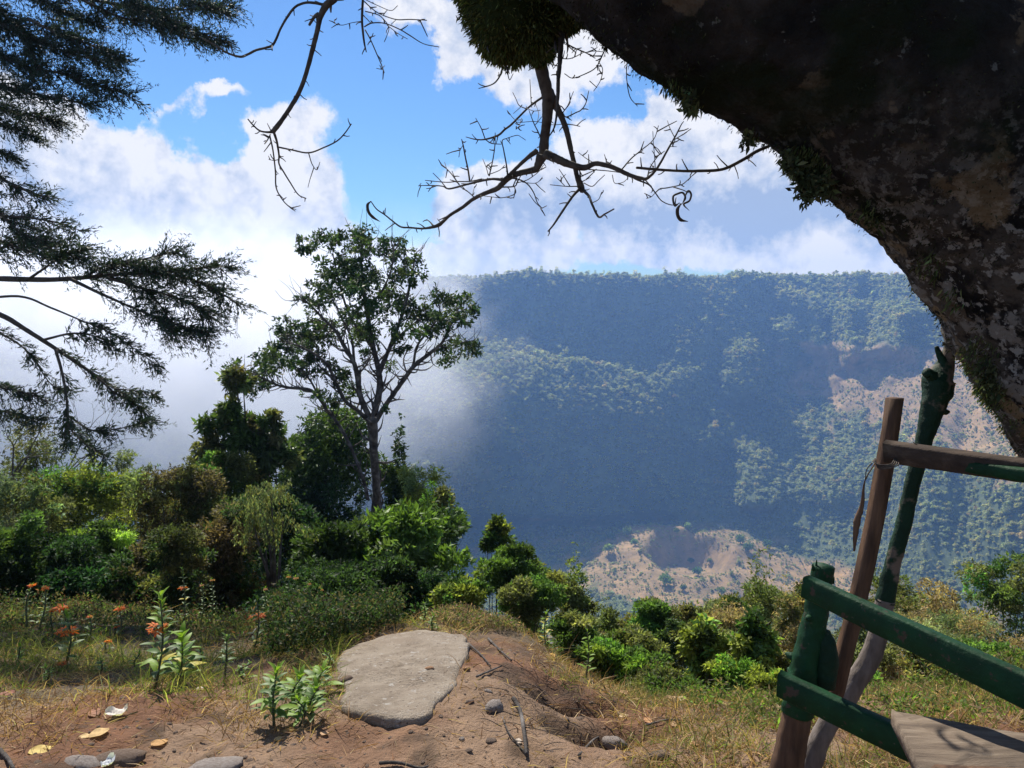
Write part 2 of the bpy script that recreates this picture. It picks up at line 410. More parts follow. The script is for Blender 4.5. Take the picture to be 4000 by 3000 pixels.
def near_ground():
    b = B()
    av = np.linspace(-1.35, 1.45, 430)
    dv = np.concatenate([np.linspace(-3, 1.6, 24)[:-1], 1.6*np.exp(np.linspace(0, 1, 400)*math.log(85/1.6))])
    A, D = np.meshgrid(av, dv, indexing='ij')
    X = A*np.maximum(D, 2.2); Y = D
    Z = ground(X, Y)
    m, k = X.shape
    idx = np.arange(m*k).reshape(m, k)
    q = np.stack([idx[:-1, :-1], idx[1:, :-1], idx[1:, 1:], idx[:-1, 1:]], -1).reshape(-1, 4)
    # soil colour: red-brown bare earth on the path, tan on the worn patch, duller where plants grow
    red = np.array([.17, .085, .047]); tan = np.array([.235, .155, .10]); dull = np.array([.10, .085, .05]); dark = np.array([.075, .05, .032])
    n1 = fbm(X*1.7, Y*1.7, 0, 4, 20); n2 = fbm(X*6, Y*6, 0, 3, 30)
    t = sstep(n1, .42, .62)[..., None]
    c = red*(1-t)+tan*t
    g = (sstep(Y+(n1-.5)*2.5, 3.4, 4.6)*(1-np.exp(-((X+.2)/.9)**2-((Y-3.9)/1.2)**2)))[..., None]
    c = c*(1-g)+dull*g
    w = (np.exp(-((X-.05)/1.0)**2-((Y-2.6)/.5)**2)*.7)[..., None]; c = c*(1-w)+tan*1.15*w
    k2 = (sstep(n2, .60, .72)*.7)[..., None]; c = c*(1-k2)+dark*k2
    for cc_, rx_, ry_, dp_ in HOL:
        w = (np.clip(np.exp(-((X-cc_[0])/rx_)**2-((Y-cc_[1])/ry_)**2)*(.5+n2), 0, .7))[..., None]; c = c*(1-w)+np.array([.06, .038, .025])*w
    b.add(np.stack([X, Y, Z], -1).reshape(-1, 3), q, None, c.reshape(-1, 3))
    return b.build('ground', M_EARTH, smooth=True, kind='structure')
near_ground()

# ------------------------------------------------------------------ crater terrain
def zY(D, Y): return float(P(1106, Y, D)[2])
def col(base, pts, rim, back=260):
    """rows: near slope, floor, wall base, wall points (distance, frame Y), rim, behind the rim"""
    r = [(60, -66), (200, -178), (400, -285), (560, -326), base] + [(d, zY(d, y)) for d, y in pts] + [(rim[0], zY(*rim)), (rim[0]+back, zY(*rim)-70)]
    return r
C = {
 -1600: col((580,-330), [(640,1060),(690,960),(740,850),(780,750),(810,690)], (860,600)),
 -700:  col((600,-330), [(640,1060),(690,960),(740,850),(790,750),(830,690)], (880,600)),
 0:     col((640,-330), [(690,1060),(740,960),(790,850),(840,750),(880,690)], (940,600)),
 300:   col((700,-320), [(760,1060),(900,930),(960,860),(1000,760),(1040,690)], (1100,600)),
 520:   col((760,-325), [(820,1060),(970,920),(1020,860),(1070,770),(1110,690)], (1180,600)),
 800:   col((940,-340), [(975,1060),(1035,930),(1095,850),(1170,770),(1240,690)], (1330,602)),
 930:   col((980,-340), [(1030,1000),(1070,890),(1130,810),(1200,755),(1290,690)], (1350,603)),
 1060:  col((1060,-340), [(1105,970),(1145,850),(1235,765),(1262,763),(1312,690)], (1368,598)),
 1170:  col((1090,-340), [(1135,990),(1165,865),(1255,770),(1275,772),(1325,690)], (1375,588)),
 1300:  col((1110,-340), [(1148,1000),(1172,870),(1262,785),(1280,790),(1330,690)], (1380,595)),
 1410:  col((1125,-340), [(1160,1000),(1185,880),(1250,812),(1270,818),(1330,700)], (1385,600)),
 1470:  col((1060,-340), [(1130,1050),(1175,950),(1230,830),(1275,750),(1330,680)], (1395,602)),
 1600:  col((980,-338), [(1110,1050),(1200,965),(1270,850),(1310,765),(1370,680)], (1440,592)),
 1750:  col((920,-336), [(1060,1045),(1180,940),(1290,850),(1330,765),(1390,680)], (1455,595)),
 1880:  col((830,-334), [(980,1040),(1110,930),(1230,830),(1280,750),(1345,675)], (1420,595)),
 2000:  col((720,-330),  [(870,1040),(990,925),(1085,815),(1145,735),(1205,670)], (1290,600)),
 2212:  col((620,-325),  [(770,1040),(880,925),(980,810),(1045,735),(1110,670)], (1200,600)),
 2700:  col((620,-320),  [(690,1000),(750,900),(800,800),(850,735),(900,670)], (970,600)),
 3600:  col((520,-310),  [(580,1000),(620,900),(660,800),(700,735),(740,670)], (800,600)),
}
cx = np.array(sorted(C)); CT = np.array([C[x] for x in cx], float)          # ncol, 12, 2
NX, NR = 640, 340
fx = np.linspace(-1600, 3600, NX)
rows = np.concatenate([np.linspace(0, 3, 30)[:-1], np.linspace(3, 4, 110)[:-1], np.linspace(4, 10, 180)[:-1], np.linspace(10, 11, 23)])
NR = len(rows)
T2 = np.array([[np.interp(fx, cx, CT[:, k, q]) for k in range(12)] for q in (0, 1)])   # 2, 12, NX
def sm(a, n):                                                            # smooth along X
    for _ in range(n):
        p = np.pad(a, ((0, 0), (0, 0), (1, 1)), 'edge'); a = (p[..., :-2]+2*p[..., 1:-1]+p[..., 2:])/4
    return a
T2 = sm(T2, 14)
def cat(A, t):                                                           # monotone-ish cubic over the rows
    k = np.clip(np.floor(t).astype(int), 0, 10); f = (t-k)[:, None]
    g = lambda i: A[np.clip(i, 0, 11)]
    p0, p1, p2, p3 = g(k-1), g(k), g(k+1), g(k+2)
    lin = p1*(1-f)+p2*f
    cr = .5*((2*p1)+(-p0+p2)*f+(2*p0-5*p1+4*p2-p3)*f*f+(-p0+3*p1-3*p2+p3)*f**3)
    return .5*lin+.5*cr
TD = cat(T2[0], rows).T; TZ = cat(T2[1], rows).T                          # NX, NR
FXX, RR = np.meshgrid(fx, rows, indexing='ij')
wallw = sstep(RR, 4, 5.2)*(1-sstep(RR, 9.0, 10.0))
# gullies and spurs running down the walls
gx = FXX/95+ (fbm(FXX/160, RR*.7, 0, 3, 41)-.5)*1.6
rid = 1-np.abs(2*vnoise(gx, RR*.22, 0, 42)-1)
rid2 = 1-np.abs(2*vnoise(FXX/34+(RR*.3), RR*.5, 0, 43)-1)
rightw = sstep(FXX, 1480, 1750)
TD = TD - wallw*((rid-.5)*(34+26*rightw)+(rid2-.5)*(12+12*rightw))
TD = TD + sstep(RR, 4, 5)*(fbm(FXX/20, RR*3, 0, 3, 44)-.5)*10
TZ = TZ + (fbm(TD/60, FXX/60, 0, 4, 45)-.5)*np.where(RR < 3, 6, 14)
py0 = 829.5-FPX*(TD*math.sin(PITCH)+TZ*math.cos(PITCH))/(TD*math.cos(PITCH)-TZ*math.sin(PITCH))
wob = (fbm(FXX/40, RR*2, 0, 3, 47)-.5)
for (xc_, w_, yt_, yb_, A_, sl_) in [(1210,300,748,1150,58,.10),(1005,70,770,940,45,.3),(930,60,985,1120,45,0),(1606,40,735,900,60,-.3),(1628,44,930,1120,85,.2),(1800,110,800,1120,28,-.15),(1545,44,895,1010,50,0),
    (1700,60,865,1000,28,.2),(1735,50,620,800,48,.3),(1900,90,640,800,55,.1),(1870,60,720,830,40,0),(1480,34,905,960,40,0),(1090,30,900,1000,40,.5),(300,120,940,1080,40,0)]:
    e_ = np.exp(-((FXX-xc_+wob*40)/w_)**4)
    y_ = yt_+sl_*(FXX-xc_)+wob*60
    TD = TD - A_*e_*sstep(py0, y_, y_+30)*(1-sstep(py0, yb_-70, yb_))
rimj = sstep(RR, 9.2, 10)*(1-sstep(RR, 10.4, 11))
TZ = TZ + rimj*((fbm(FXX/70, 0*FXX, 0, 3, 46)-.5)*12)
TX = (FXX-1106)/FPX*(TD*math.cos(PITCH)-TZ*math.sin(PITCH))
# small cinder cone on the crater floor
CC = P(1490, 1200, 925)
def cone(x, y):
    dx = (x-CC[0])/70.0; dy = (y-CC[1])/86.0
    n = (fbm(x/30, y/30, 0, 3, 50)-.5)*.22
    r = np.sqrt(dx*dx+dy*dy)+n
    ht = 24+14*np.clip(dy, -1.2, 1.2)-3*np.clip(dx, -1, 1)
    out_ = np.clip(1-(r-.86)/1.45, 0, 1)
    inn = np.clip((.86-r)/.45, 0, 1); inn = inn*inn*(3-2*inn)
    an = np.arctan2(dy, dx); ht = ht*(1+(fbm(an*5, r*1.5, 0, 3, 52)-.5)*.3)
    return np.where(r < .86, ht*(1-inn)-7*inn, ht*out_**1.35), r
hc, rc = cone(TX, TD)
fl_w = sstep(RR, 2.6, 3)*(1-sstep(RR, 4.0, 4.5))
TZ = TZ + hc*fl_w
b = B()
idx = np.arange(NX*NR).reshape(NX, NR)
q = np.stack([idx[:-1, :-1], idx[1:, :-1], idx[1:, 1:], idx[:-1, 1:]], -1).reshape(-1, 4)
GR = np.array([.075, .095, .04]); BR = np.array([.27, .18, .085]); OR = np.array([.36, .22, .085]); DG = np.array([.03, .045, .02]); GY = np.array([.16, .13, .10])
def P2(x_, y_, z_):                                                       # frame position of a world point
    cd = y_*math.cos(PITCH)-z_*math.sin(PITCH); cu = y_*math.sin(PITCH)+z_*math.cos(PITCH)
    return 1106+FPX*x_/cd, 829.5-FPX*cu/cd
px, py = P2(TX, TD, TZ)
nn = fbm(TX/24, TD/24, TZ/24, 4, 60); nn2 = fbm(TX/9, TD/9, TZ/9, 3, 61)
bare = np.zeros_like(TX)
bare = np.maximum(bare, sstep(2.15-rc+(nn-.5)*1.2, 0, .35)*fl_w)
slide = wallw*np.exp(-((TX-640)/150)**2-((TZ+140)/62)**2)*1.6
slide = np.maximum(slide, wallw*np.exp(-((TX-560)/110)**2-((TZ+85)/22)**2)*.9)
bare = np.maximum(bare, sstep(slide+(nn-.5)*1.6, .35, .8))
fp = np.exp(-((TX-(CC[0]+150))/62)**2-((TD-(CC[1]-55))/100)**2)*fl_w
bare = np.maximum(bare, sstep(fp+(nn-.5)*.7, .35, .6))
bare = np.maximum(bare, (RR < 4.3)*(RR > 2.6)*sstep(nn+(nn2-.5)*.3, .54, .66)*.6)
shady = wallw*sstep(FXX, 1480, 1200)
c = GR*(1-bare[..., None])+BR*bare[..., None]
orr = (sstep(fp, .5, .9)*.6)[..., None]; c = c*(1-orr)+OR*orr
c = c*(.75+.5*nn2)[..., None]
b.add(np.stack([TX, TD, TZ], -1).reshape(-1, 3), q, None, c.reshape(-1, 3))
crater = b.build('crater_slopes', M_FAR, smooth=True, kind='structure')

# ------------------------------------------------------------------ forest on the crater walls and floor
def crown_proto(k, leafn=150, tall=1.0, clump=7, c0=(.27, .28, .115), leaf=.55):
    b = B(); r = 1.0
    cen = rdir(clump)*rng.uniform(.25, .62, (clump, 1))*np.array([1, 1, .7*tall])+np.array([0, 0, .95*tall])
    rad = rng.uniform(.32, .55, clump)
    w = rng.integers(0, clump, leafn)
    d = rdir(leafn); d[:, 2] = np.abs(d[:, 2])*.9-.15; d = unit(d)
    c = cen[w]+d*rad[w][:, None]*rng.uniform(.75, 1.05, (leafn, 1))
    tt = rdir(leafn)*np.array([1, 1, .35]); tt = unit(tt)
    sz = rng.uniform(.6, 1.2, leafn)*leaf*.75
    leaves(b, c-tt*sz[:, None]*.5, tt, sz, .85, d*.35+np.array([-.15, .35, .9])*0+np.array([0, 0, 1.0])+rdir(leafn)*.35, tint(c0, leafn, .28, .1), .1)
    tube(b, [(0, 0, -.6), (0, 0, .9*tall)], [.07, .03], 4, (.10, .08, .06))
    me = b.mesh('crown_kind'); me.materials.append(M_FOREST)
    o = bpy.data.objects.new('crown_kind', me)
    return o
m, n, l = new_mat('forest_leaf'); M_FOREST = m
o_ = n.new('ShaderNodeOutputMaterial'); p = n.new('ShaderNodeBsdfPrincipled'); t = n.new('ShaderNodeBsdfTranslucent')
a = n.new('ShaderNodeAttribute'); a.attribute_name = 'col'
ai = n.new('ShaderNodeAttribute'); ai.attribute_type = 'INSTANCER'; ai.attribute_name = 'tint'
g = n.new('ShaderNodeMix'); g.data_type = 'RGBA'; g.blend_type = 'MULTIPLY'; g.inputs[0].default_value = 1
l.new(a.outputs['Color'], g.inputs[6]); l.new(ai.outputs['Color'], g.inputs[7])
l.new(g.outputs[2], p.inputs['Base Color']); g3 = n.new('ShaderNodeMix'); g3.data_type = 'RGBA'; g3.blend_type = 'MULTIPLY'; g3.inputs[0].default_value = 1; l.new(g.outputs[2], g3.inputs[6]); g3.inputs[7].default_value = (2.1, 2.0, 1.3, 1)
l.new(g3.outputs[2], t.inputs[0]); p.inputs['Roughness'].default_value = .7
mx = n.new('ShaderNodeMixShader'); mx.inputs[0].default_value = .5
l.new(p.outputs[0], mx.inputs[1]); l.new(t.outputs[0], mx.inputs[2]); l.new(mx.outputs[0], o_.inputs[0])
protos = [crown_proto(0, 170), crown_proto(1, 150, 1.35, 6), crown_proto(2, 130, .8, 9), crown_proto(3, 110, 1.8, 5, leaf=.5), crown_proto(4, 150, 1.0, 5), crown_proto(5, 60, 1.2, 6, leaf=.4)]
pc = bpy.data.collections.new('crown_kinds')
for o in protos: pc.objects.link(o)

def gn_scatter(name, pts, scl, rotz, tintc, coll, nkinds, pick=None, tilt=None):
    me = bpy.data.meshes.new(name); n_ = len(pts)
    me.vertices.add(n_); me.vertices.foreach_set('co', pts.astype(np.float32).ravel())
    def at(nm, ty, dat, key):
        a = me.attributes.new(nm, ty, 'POINT'); a.data.foreach_set(key, dat.ravel())
    at('sc', 'FLOAT_VECTOR', scl.astype(np.float32), 'vector')
    rot = np.zeros((n_, 3), np.float32); rot[:, 2] = rotz
    if tilt is not None: rot[:, :2] = tilt
    at('rt', 'FLOAT_VECTOR', rot, 'vector')
    at('pk', 'INT', (rng.integers(0, nkinds, n_) if pick is None else pick).astype(np.int32), 'value')
    cc = np.ones((n_, 4), np.float32); cc[:, :3] = tintc
    at('tint', 'FLOAT_COLOR', cc, 'color')
    o = bpy.data.objects.new(name, me); COL.objects.link(o)
    ng = bpy.data.node_groups.new(name+'_scatter', 'GeometryNodeTree')
    ng.interface.new_socket('Geometry', in_out='INPUT', socket_type='NodeSocketGeometry')
    ng.interface.new_socket('Geometry', in_out='OUTPUT', socket_type='NodeSocketGeometry')
    gi = ng.nodes.new('NodeGroupInput'); go = ng.nodes.new('NodeGroupOutput')
    ci = ng.nodes.new('GeometryNodeCollectionInfo'); ci.inputs['Collection'].default_value = coll
    ci.inputs['Separate Children'].default_value = True; ci.inputs['Reset Children'].default_value = True
    ip = ng.nodes.new('GeometryNodeInstanceOnPoints'); ip.inputs['Pick Instance'].default_value = True
    def na(nm, ty):
        x = ng.nodes.new('GeometryNodeInputNamedAttribute'); x.data_type = ty; x.inputs['Name'].default_value = nm; return x.outputs['Attribute']
    ng.links.new(gi.outputs[0], ip.inputs['Points']); ng.links.new(ci.outputs[0], ip.inputs['Instance'])
    ng.links.new(na('pk', 'INT'), ip.inputs['Instance Index'])
    e2r = ng.nodes.new('FunctionNodeEulerToRotation'); ng.links.new(na('rt', 'FLOAT_VECTOR'), e2r.inputs[0])
    ng.links.new(e2r.outputs[0], ip.inputs['Rotation']); ng.links.new(na('sc', 'FLOAT_VECTOR'), ip.inputs['Scale'])
    ng.links.new(ip.outputs[0], go.inputs[0])
    md = o.modifiers.new('scatter', 'NODES'); md.node_group = ng
    return o

def sample_grid(n, dens):
    """random points on the crater grid, in proportion to area times dens"""
    Pg = np.stack([TX, TD, TZ], -1)
    e1 = Pg[1:, :-1]-Pg[:-1, :-1]; e2 = Pg[:-1, 1:]-Pg[:-1, :-1]
    ar = np.linalg.norm(np.cross(e1, e2), axis=-1)
    inv = (px[:-1, :-1] > -250)*(px[:-1, :-1] < 2462)*(py[:-1, :-1] < 1560)*(RR[:-1, :-1] > 2.2)
    w = (ar*dens[:-1, :-1]*inv).ravel(); tot_ = w.sum()
    k = rng.choice(len(w), n, p=w/tot_)
    i, j = np.unravel_index(k, ar.shape); a_, b_ = rng.random((2, n, 1))
    pts = Pg[i, j]+(Pg[i+1, j]-Pg[i, j])*a_+(Pg[i, j+1]-Pg[i, j])*b_
    return pts, i, j, tot_
dens = np.clip(1-bare*1.05, .02, 1)*(1-.25*sstep(nn, .55, .7))
dens = dens*(1-sstep(1.3-rc, 0, .3)*fl_w*.97)
pts, ii, jj, area_ = sample_grid(78000, dens)
print('forest area', int(area_))
s = np.exp(rng.normal(0, .36, len(pts)))*2.9
br = bare[ii, jj] > .3; s[br] *= .5
s[(RR[ii, jj] < 4.6)] *= .8
scl = np.stack([s, s, s*rng.uniform(.6, 1.1, len(s))], -1)
kind_n = fbm(pts[:, 0]/45, pts[:, 1]/45, pts[:, 2]/45, 3, 70)
yel = sstep(kind_n+rng.normal(0, .09, len(pts)), .52, .72)[:, None]
tn = (1-yel)*np.array([.9, 1.0, .95])+yel*np.array([1.35, 1.3, .95])
drymask = (rng.random(len(pts)) < .12)[:, None]; tn = np.where(drymask, np.array([1.5, 1.15, 1.0]), tn)
tn = np.minimum(tn*np.exp(rng.normal(0, .16, (len(pts), 1))), 1.25)
fo = gn_scatter('forest', pts-np.array([0, 0, .2]), scl, rng.uniform(0, 6.28, len(pts)), tn, pc, 6)
fo['kind'] = 'stuff'
# low scrub on the bare slopes and the cone
pts, ii, jj, _ = sample_grid(13000, bare*(1-sstep(.8-rc, 0, .2)*fl_w*.8)*(.2+sstep(nn2, .48, .6)))
s = np.exp(rng.normal(0, .35, len(pts)))*1.25
tn = np.minimum(np.array([.85, .95, .6])*np.exp(rng.normal(0, .3, (len(pts), 1))), 1.3)
so = gn_scatter('scrub', pts, np.stack([s, s, s*.8], -1), rng.uniform(0, 6.28, len(pts)), tn, pc, 6); so['kind'] = 'stuff'

# bushes and small trees on the cone that can be told apart
def terr(x_, y_):
    d2 = (TX-x_)**2+(TD-y_)**2+(RR < 3)*1e6+(RR > 5)*1e6; k = np.unravel_index(np.argmin(d2), d2.shape); return TZ[k]
CB = [(1511,1243,13,'dark round bush on the near rim of the cone',(.7,1.0,.7)),(1437,1262,16,'pale yellow-green tree on the near flank of the cone',(2.2,2.2,1.0)),
 (1494,1218,8,'small dark bush inside the near lip of the crater cone',(.7,.9,.6)),(1488,1108+36,10,'yellow-topped tree high on the far inner wall of the cone',(2,2,.9)),
 (1462,1150,8,'olive bush just left of the yellow-topped one on the inner wall',(1.2,1.2,.9)),(1335,1128+17,12,'grey green bush at the outer left foot of the cone',(1.2,1.3,1.2)),
 (1375,1140,13,'bright bush near the back left rim of the cone',(2,2,.9)),(1402,1132,11,'middle bush along the back rim of the cone',(1.6,1.7,.9)),
 (1352,1156,12,'round olive bush on the left outer flank of the cone',(1.3,1.3,.9)),(1320,1165,10,'lowest bush on the outer left slope of the cone',(1.2,1.4,1)),
 (1372,1178,10,'bright bush halfway up the left flank beside a red track',(2,2.1,1)),(1310,1198,13,'yellowish bush on the lower left slope of the cone',(2.3,2.1,1)),
 (1560,1285,11,'lone yellow-green bush on the dark slope below the cone',(2.2,2,1)),(1600,1175,12,'slender tree on the right rim of the cone',(1.2,1.3,1)),
 (1618,1190,12,'twin tree just right of the slender one on the right rim',(1.0,1.2,1)),(1655,1185,12,'dark tree by the tan clearing right of the cone',(.8,1,.8)),
 (1270,1125,13,'dark conical tree standing alone beyond the cone at the foot of the shaded wall',(.7,1.0,.8)),(1475,1275,9,'small grey bush below the near rim',(1.2,1.2,1)),
 (1535,1215,7,'tiny bush near the right inner lip of the cone',(1.4,1.3,1))]
for k, (X_, Y_, w_, lab, tc_) in enumerate(CB):
    # find the ground point seen there
    d2 = (px-X_)**2+(py-Y_)**2+(RR < 2.8)*1e7+(RR > 5.5)*1e7
    kk = np.unravel_index(np.argmin(d2), d2.shape)
    p0 = np.array([TX[kk], TD[kk], TZ[kk]])
    root = thing('cone_bush', lab, 'bush', p0, 'bushes on the crater cone')
    r_ = S(w_, p0[1])*.9
    bb = B(); nL = 240
    cl = rdir(8)*.5*np.array([1, 1, .6])+np.array([0, 0, .95]); w = rng.integers(0, 8, nL)
    d = rdir(nL); d[:, 2] = np.abs(d[:, 2])-.2
    c = (cl[w]+unit(d)*.5)*r_+p0
    leaves(bb, c, rdir(nL), r_*.42, .8, None, tint(np.array([.07, .10, .03])*np.array(tc_), nL, .25, .08), .1)
    bb.build('crown', M_LEAF, root)
    bt = B(); tube(bt, [p0+np.array([0, 0, -1]), p0+np.array([0, 0, r_])], [r_*.08, r_*.04], 5, (1, 1, 1)); bt.build('trunk', M_TRUNK, root)

# ------------------------------------------------------------------ air: haze box, cloud spilling into the crater
def box(b, lo, hi, c=(1, 1, 1)):
    lo = np.array(lo, float); hi = np.array(hi, float)
    v = np.array([[(hi if i & 1 else lo)[0], (hi if i & 2 else lo)[1], (hi if i & 4 else lo)[2]] for i in range(8)])
    b.add(v, [(0, 2, 3, 1), (4, 5, 7, 6), (0, 1, 5, 4), (2, 6, 7, 3), (0, 4, 6, 2), (1, 3, 7, 5)], None, c)
def vol_mat(name, dens, colr, aniso=.2):
    m, n, l = new_mat(name)
    o = n.new('ShaderNodeOutputMaterial'); v = n.new('ShaderNodeVolumePrincipled')
    v.inputs['Color'].default_value = (*colr, 1); v.inputs['Density'].default_value = dens; v.inputs['Anisotropy'].default_value = aniso
    l.new(v.outputs[0], o.inputs['Volume']); return m, n, l, v
M_HAZE, *_ = vol_mat('haze', .00024, (.27, .50, 1.0), .3)
b = B(); box(b, (-2600, -40, -420), (2700, 1900, 95)); hz = b.build('haze', M_HAZE, kind='stuff')

def cloud_mass():
    m, n, l, v = vol_mat('mist', 0.0, (.99, .99, 1.0), .2)
    tcn = n.new('ShaderNodeTexCoord'); sp = n.new('ShaderNodeSeparateXYZ'); l.new(tcn.outputs['Object'], sp.inputs[0])
    def mm(op, a, b_=None):
        x = n.new('ShaderNodeMath'); x.operation = op
        for i, q_ in enumerate((a, b_)):
            if q_ is None: continue
            if hasattr(q_, 'is_linked'): l.new(q_, x.inputs[i])
            else: x.inputs[i].default_value = q_
        return x.outputs[0]
    def mr(val, lo, hi):
        x = n.new('ShaderNodeMapRange'); x.interpolation_type = 'SMOOTHSTEP'; l.new(val, x.inputs[0])
        x.inputs[1].default_value = lo; x.inputs[2].default_value = hi; return x.outputs[0]
    def nz(sc, det, rr):
        x = n.new('ShaderNodeTexNoise'); x.inputs['Scale'].default_value = sc; x.inputs['Detail'].default_value = det
        x.inputs['Roughness'].default_value = rr; l.new(tcn.outputs['Object'], x.inputs['Vector']); return x.outputs['Fac']
    n1 = mm('MULTIPLY', mm('SUBTRACT', nz(.0085, 6, .65), .5), 420.0)
    # soft right flank, sloping underside, thinning top
    X_, Y_, Z_ = sp.outputs
    xr = mm('ADD', X_, n1)
    side = mr(xr, -45.0, -215.0)
    bot = mr(mm('ADD', mm('ADD', Z_, mm('MULTIPLY', n1, .35)), mm('MULTIPLY', X_, -.13)), -205.0, -80.0)
    bot2 = mr(xr, -310.0, -150.0)                       # the flank hangs lower over the middle of the crater
    low = mr(mm('ADD', Z_, mm('MULTIPLY', n1, .5)), -260.0, -90.0)
    bb_ = mm('MAXIMUM', bot, mm('MULTIPLY', mm('MULTIPLY', bot2, low), .35))
    top = mm('MULTIPLY', mr(Z_, 92.0, 70.0), mr(mm('ADD', Z_, mm('MULTIPLY', n1, .45)), 105.0, -25.0))
    d_ = mm('MULTIPLY', mm('MULTIPLY', side, bb_), top)
    wis = mr(nz(.02, 4, .6), .25, .7)
    l.new(mm('MULTIPLY', mm('MULTIPLY', d_, wis), .017), v.inputs['Density'])
    b = B(); box(b, (-1500, 640, -300), (60, 1000, 93)); b.build('mist', m, kind='stuff')
cloud_mass()

# ------------------------------------------------------------------ the big leaning tree over the viewpoint
DT = 1.95
tree = thing('leaning_tree', 'huge mossy old tree leaning in from the right with bare hanging branches', 'tree', (2.35, 1.75, -1.75))
cl = [(3000,1900,330),(2930,1500,320),(2830,1250,312),(2650,1000,302),(2455,765,294),(2275,490,286),(2076,252,280),(1810,55,268),(1555,-80,255),(1320,-240,235),(1080,-420,215),(700,-620,190)]
cp_ = []; cr_ = []
for X_, Y_, r_ in cl:
    cp_.append(P(X_, Y_, DT)); cr_.append(S(r_, DT))
g0 = float(ground(cp_[0][0], DT)); cp_[0][2] = g0-.25; cr_[0] = .50
b = B()
# dense tube with lumpy bark relief
def bark_tube(b, pts, rad, sides, sub, amp, seed, c=(1, 1, 1)):
    bb = B(); tube(bb, pts, rad, sides, c, 0, sub, True)
    V = bb.v[0]; cent = np.array(pts)
    # push in and out along the direction from the nearest centre point
    seg = []
    dense = np.vstack([np.linspace(cent[i], cent[i+1], 24) for i in range(len(cent)-1)])
    k = np.array([np.argmin(((dense-v)**2).sum(1)) for v in V[::1]]) if len(V) < 9000 else np.concatenate([np.argmin(((dense[None]-ch[:, None])**2).sum(-1), 1) for ch in np.array_split(V, max(1, len(V)//2000))])
    n_ = unit(V-dense[k])
    nz = (fbm(V[:, 0]*3.2, V[:, 1]*3.2, V[:, 2]*3.2, 3, seed)-.5)*amp*2.2+(fbm(V[:, 0]*16, V[:, 1]*16, V[:, 2]*16, 4, seed+5)-.5)*amp*.9+(fbm(V[:, 0]*60, V[:, 1]*60, V[:, 2]*60, 2, seed+9)-.5)*amp*.35
    V2 = V+n_*nz[:, None]
    for q_ in bb.q: b.add(V2, q_, bb.t[0], c)
    return V2, n_
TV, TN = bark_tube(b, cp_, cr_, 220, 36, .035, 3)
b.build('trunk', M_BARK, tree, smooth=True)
# the limb that carries the moss and the hanging branches
lp = [P(1560, -130, 2.1), P(1400, -70, 2.3), P(1250, -50, 2.45), P(1120, -70, 2.6), P(900, -120, 2.8), P(640, -170, 2.9), P(420, -200, 3.0)]
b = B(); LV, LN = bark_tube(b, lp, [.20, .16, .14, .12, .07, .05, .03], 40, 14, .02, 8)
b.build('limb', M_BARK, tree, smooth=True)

def fuzz(b, pts, nrm, n, ln, ratio, base, var=.4, droop=.5):
    k = rng.integers(0, len(pts), n)
    d = unit(nrm[k]+rdir(n)*.7+np.array([0, 0, -droop]))
    leaves(b, pts[k]+rng.normal(0, .006, (n, 3)), d, rng.uniform(.4, 1.3, n)*ln, ratio, None, tint(base, n, var, .15), .1)
# moss cushions on the limb
mb = B()
for (X_, Y_, d_, rx, ry, rz) in [(1108, 10, 2.45, 118, 125, 80), (1160, 40, 2.42, 62, 92, 60), (1085, -30, 2.5, 78, 88, 60), (1210, 5, 2.4, 70, 62, 60), (1260, -40, 2.4, 80, 78, 70), (1020, -45, 2.55, 40, 60, 40)]:
    c = P(X_, Y_, d_); r3 = np.array([S(rx, d_)*.86, S(rz, d_), S(ry, d_)*.86])
    uu, vv = np.meshgrid(np.linspace(0, 2*np.pi, 49)[:-1], np.linspace(0.02, np.pi-.02, 30), indexing='ij')
    dd = np.stack([np.cos(uu)*np.sin(vv), np.sin(uu)*np.sin(vv), np.cos(vv)], -1)
    rr_ = 1+(fbm(dd[..., 0]*2.5+X_, dd[..., 1]*2.5, dd[..., 2]*2.5, 4, 5)-.5)*.5
    V = c+dd*r3*rr_[..., None]
    i_ = np.arange(48*30).reshape(48, 30); j_ = np.roll(i_, -1, 0)
    q_ = np.stack([i_[:, :-1], j_[:, :-1], j_[:, 1:], i_[:, 1:]], -1).reshape(-1, 4)
    mb.add(V.reshape(-1, 3), q_, None, (.025, .035, .012))
    fuzz(mb, V.reshape(-1, 3), dd.reshape(-1, 3), 11000, .020, .26, (.075, .085, .03))
mb.build('moss', M_MOSS, tree, kind='stuff')
# moss and small ferns along the underside of the trunk
mb = B()
pxx, pyy = P2(TV[:, 0], TV[:, 1], TV[:, 2])
def near(X_, Y_, r_): return np.where(((pxx-X_)**2+(pyy-Y_)**2 < r_*r_))[0]
vis = (pxx > 900)*(pxx < 2350)*(pyy > -200)*(pyy < 1100)
k = np.where(vis)[0]; mk = fbm(TV[k, 0]*5, TV[k, 1]*5, TV[k, 2]*5, 3, 77) > .50; k = k[mk]
fuzz(mb, TV[k], TN[k], 9000, .011, .3, (.022, .024, .013), .5, .2)
for (X_, Y_, r_, n_, ln_) in [(1745,372,50,2600,.020),(1735,350,38,1300,.020),(1485,200,20,260,.014),(1500,222,14,120,.03),(1625,300,14,140,.014),(1880,452,22,150,.02),(2060,640,22,120,.02),(2120,770,40,1100,.014),(2140,845,36,900,.016),(2190,900,40,500,.012),(1450,190,20,120,.02),(2010,570,30,160,.02)]:
    kk = near(X_, Y_, r_)
    if len(kk): fuzz(mb, TV[kk], TN[kk], n_, ln_, .22, (.07, .085, .035), .45, .7)
mb.build('trunk_moss', M_MOSS, tree, kind='stuff')
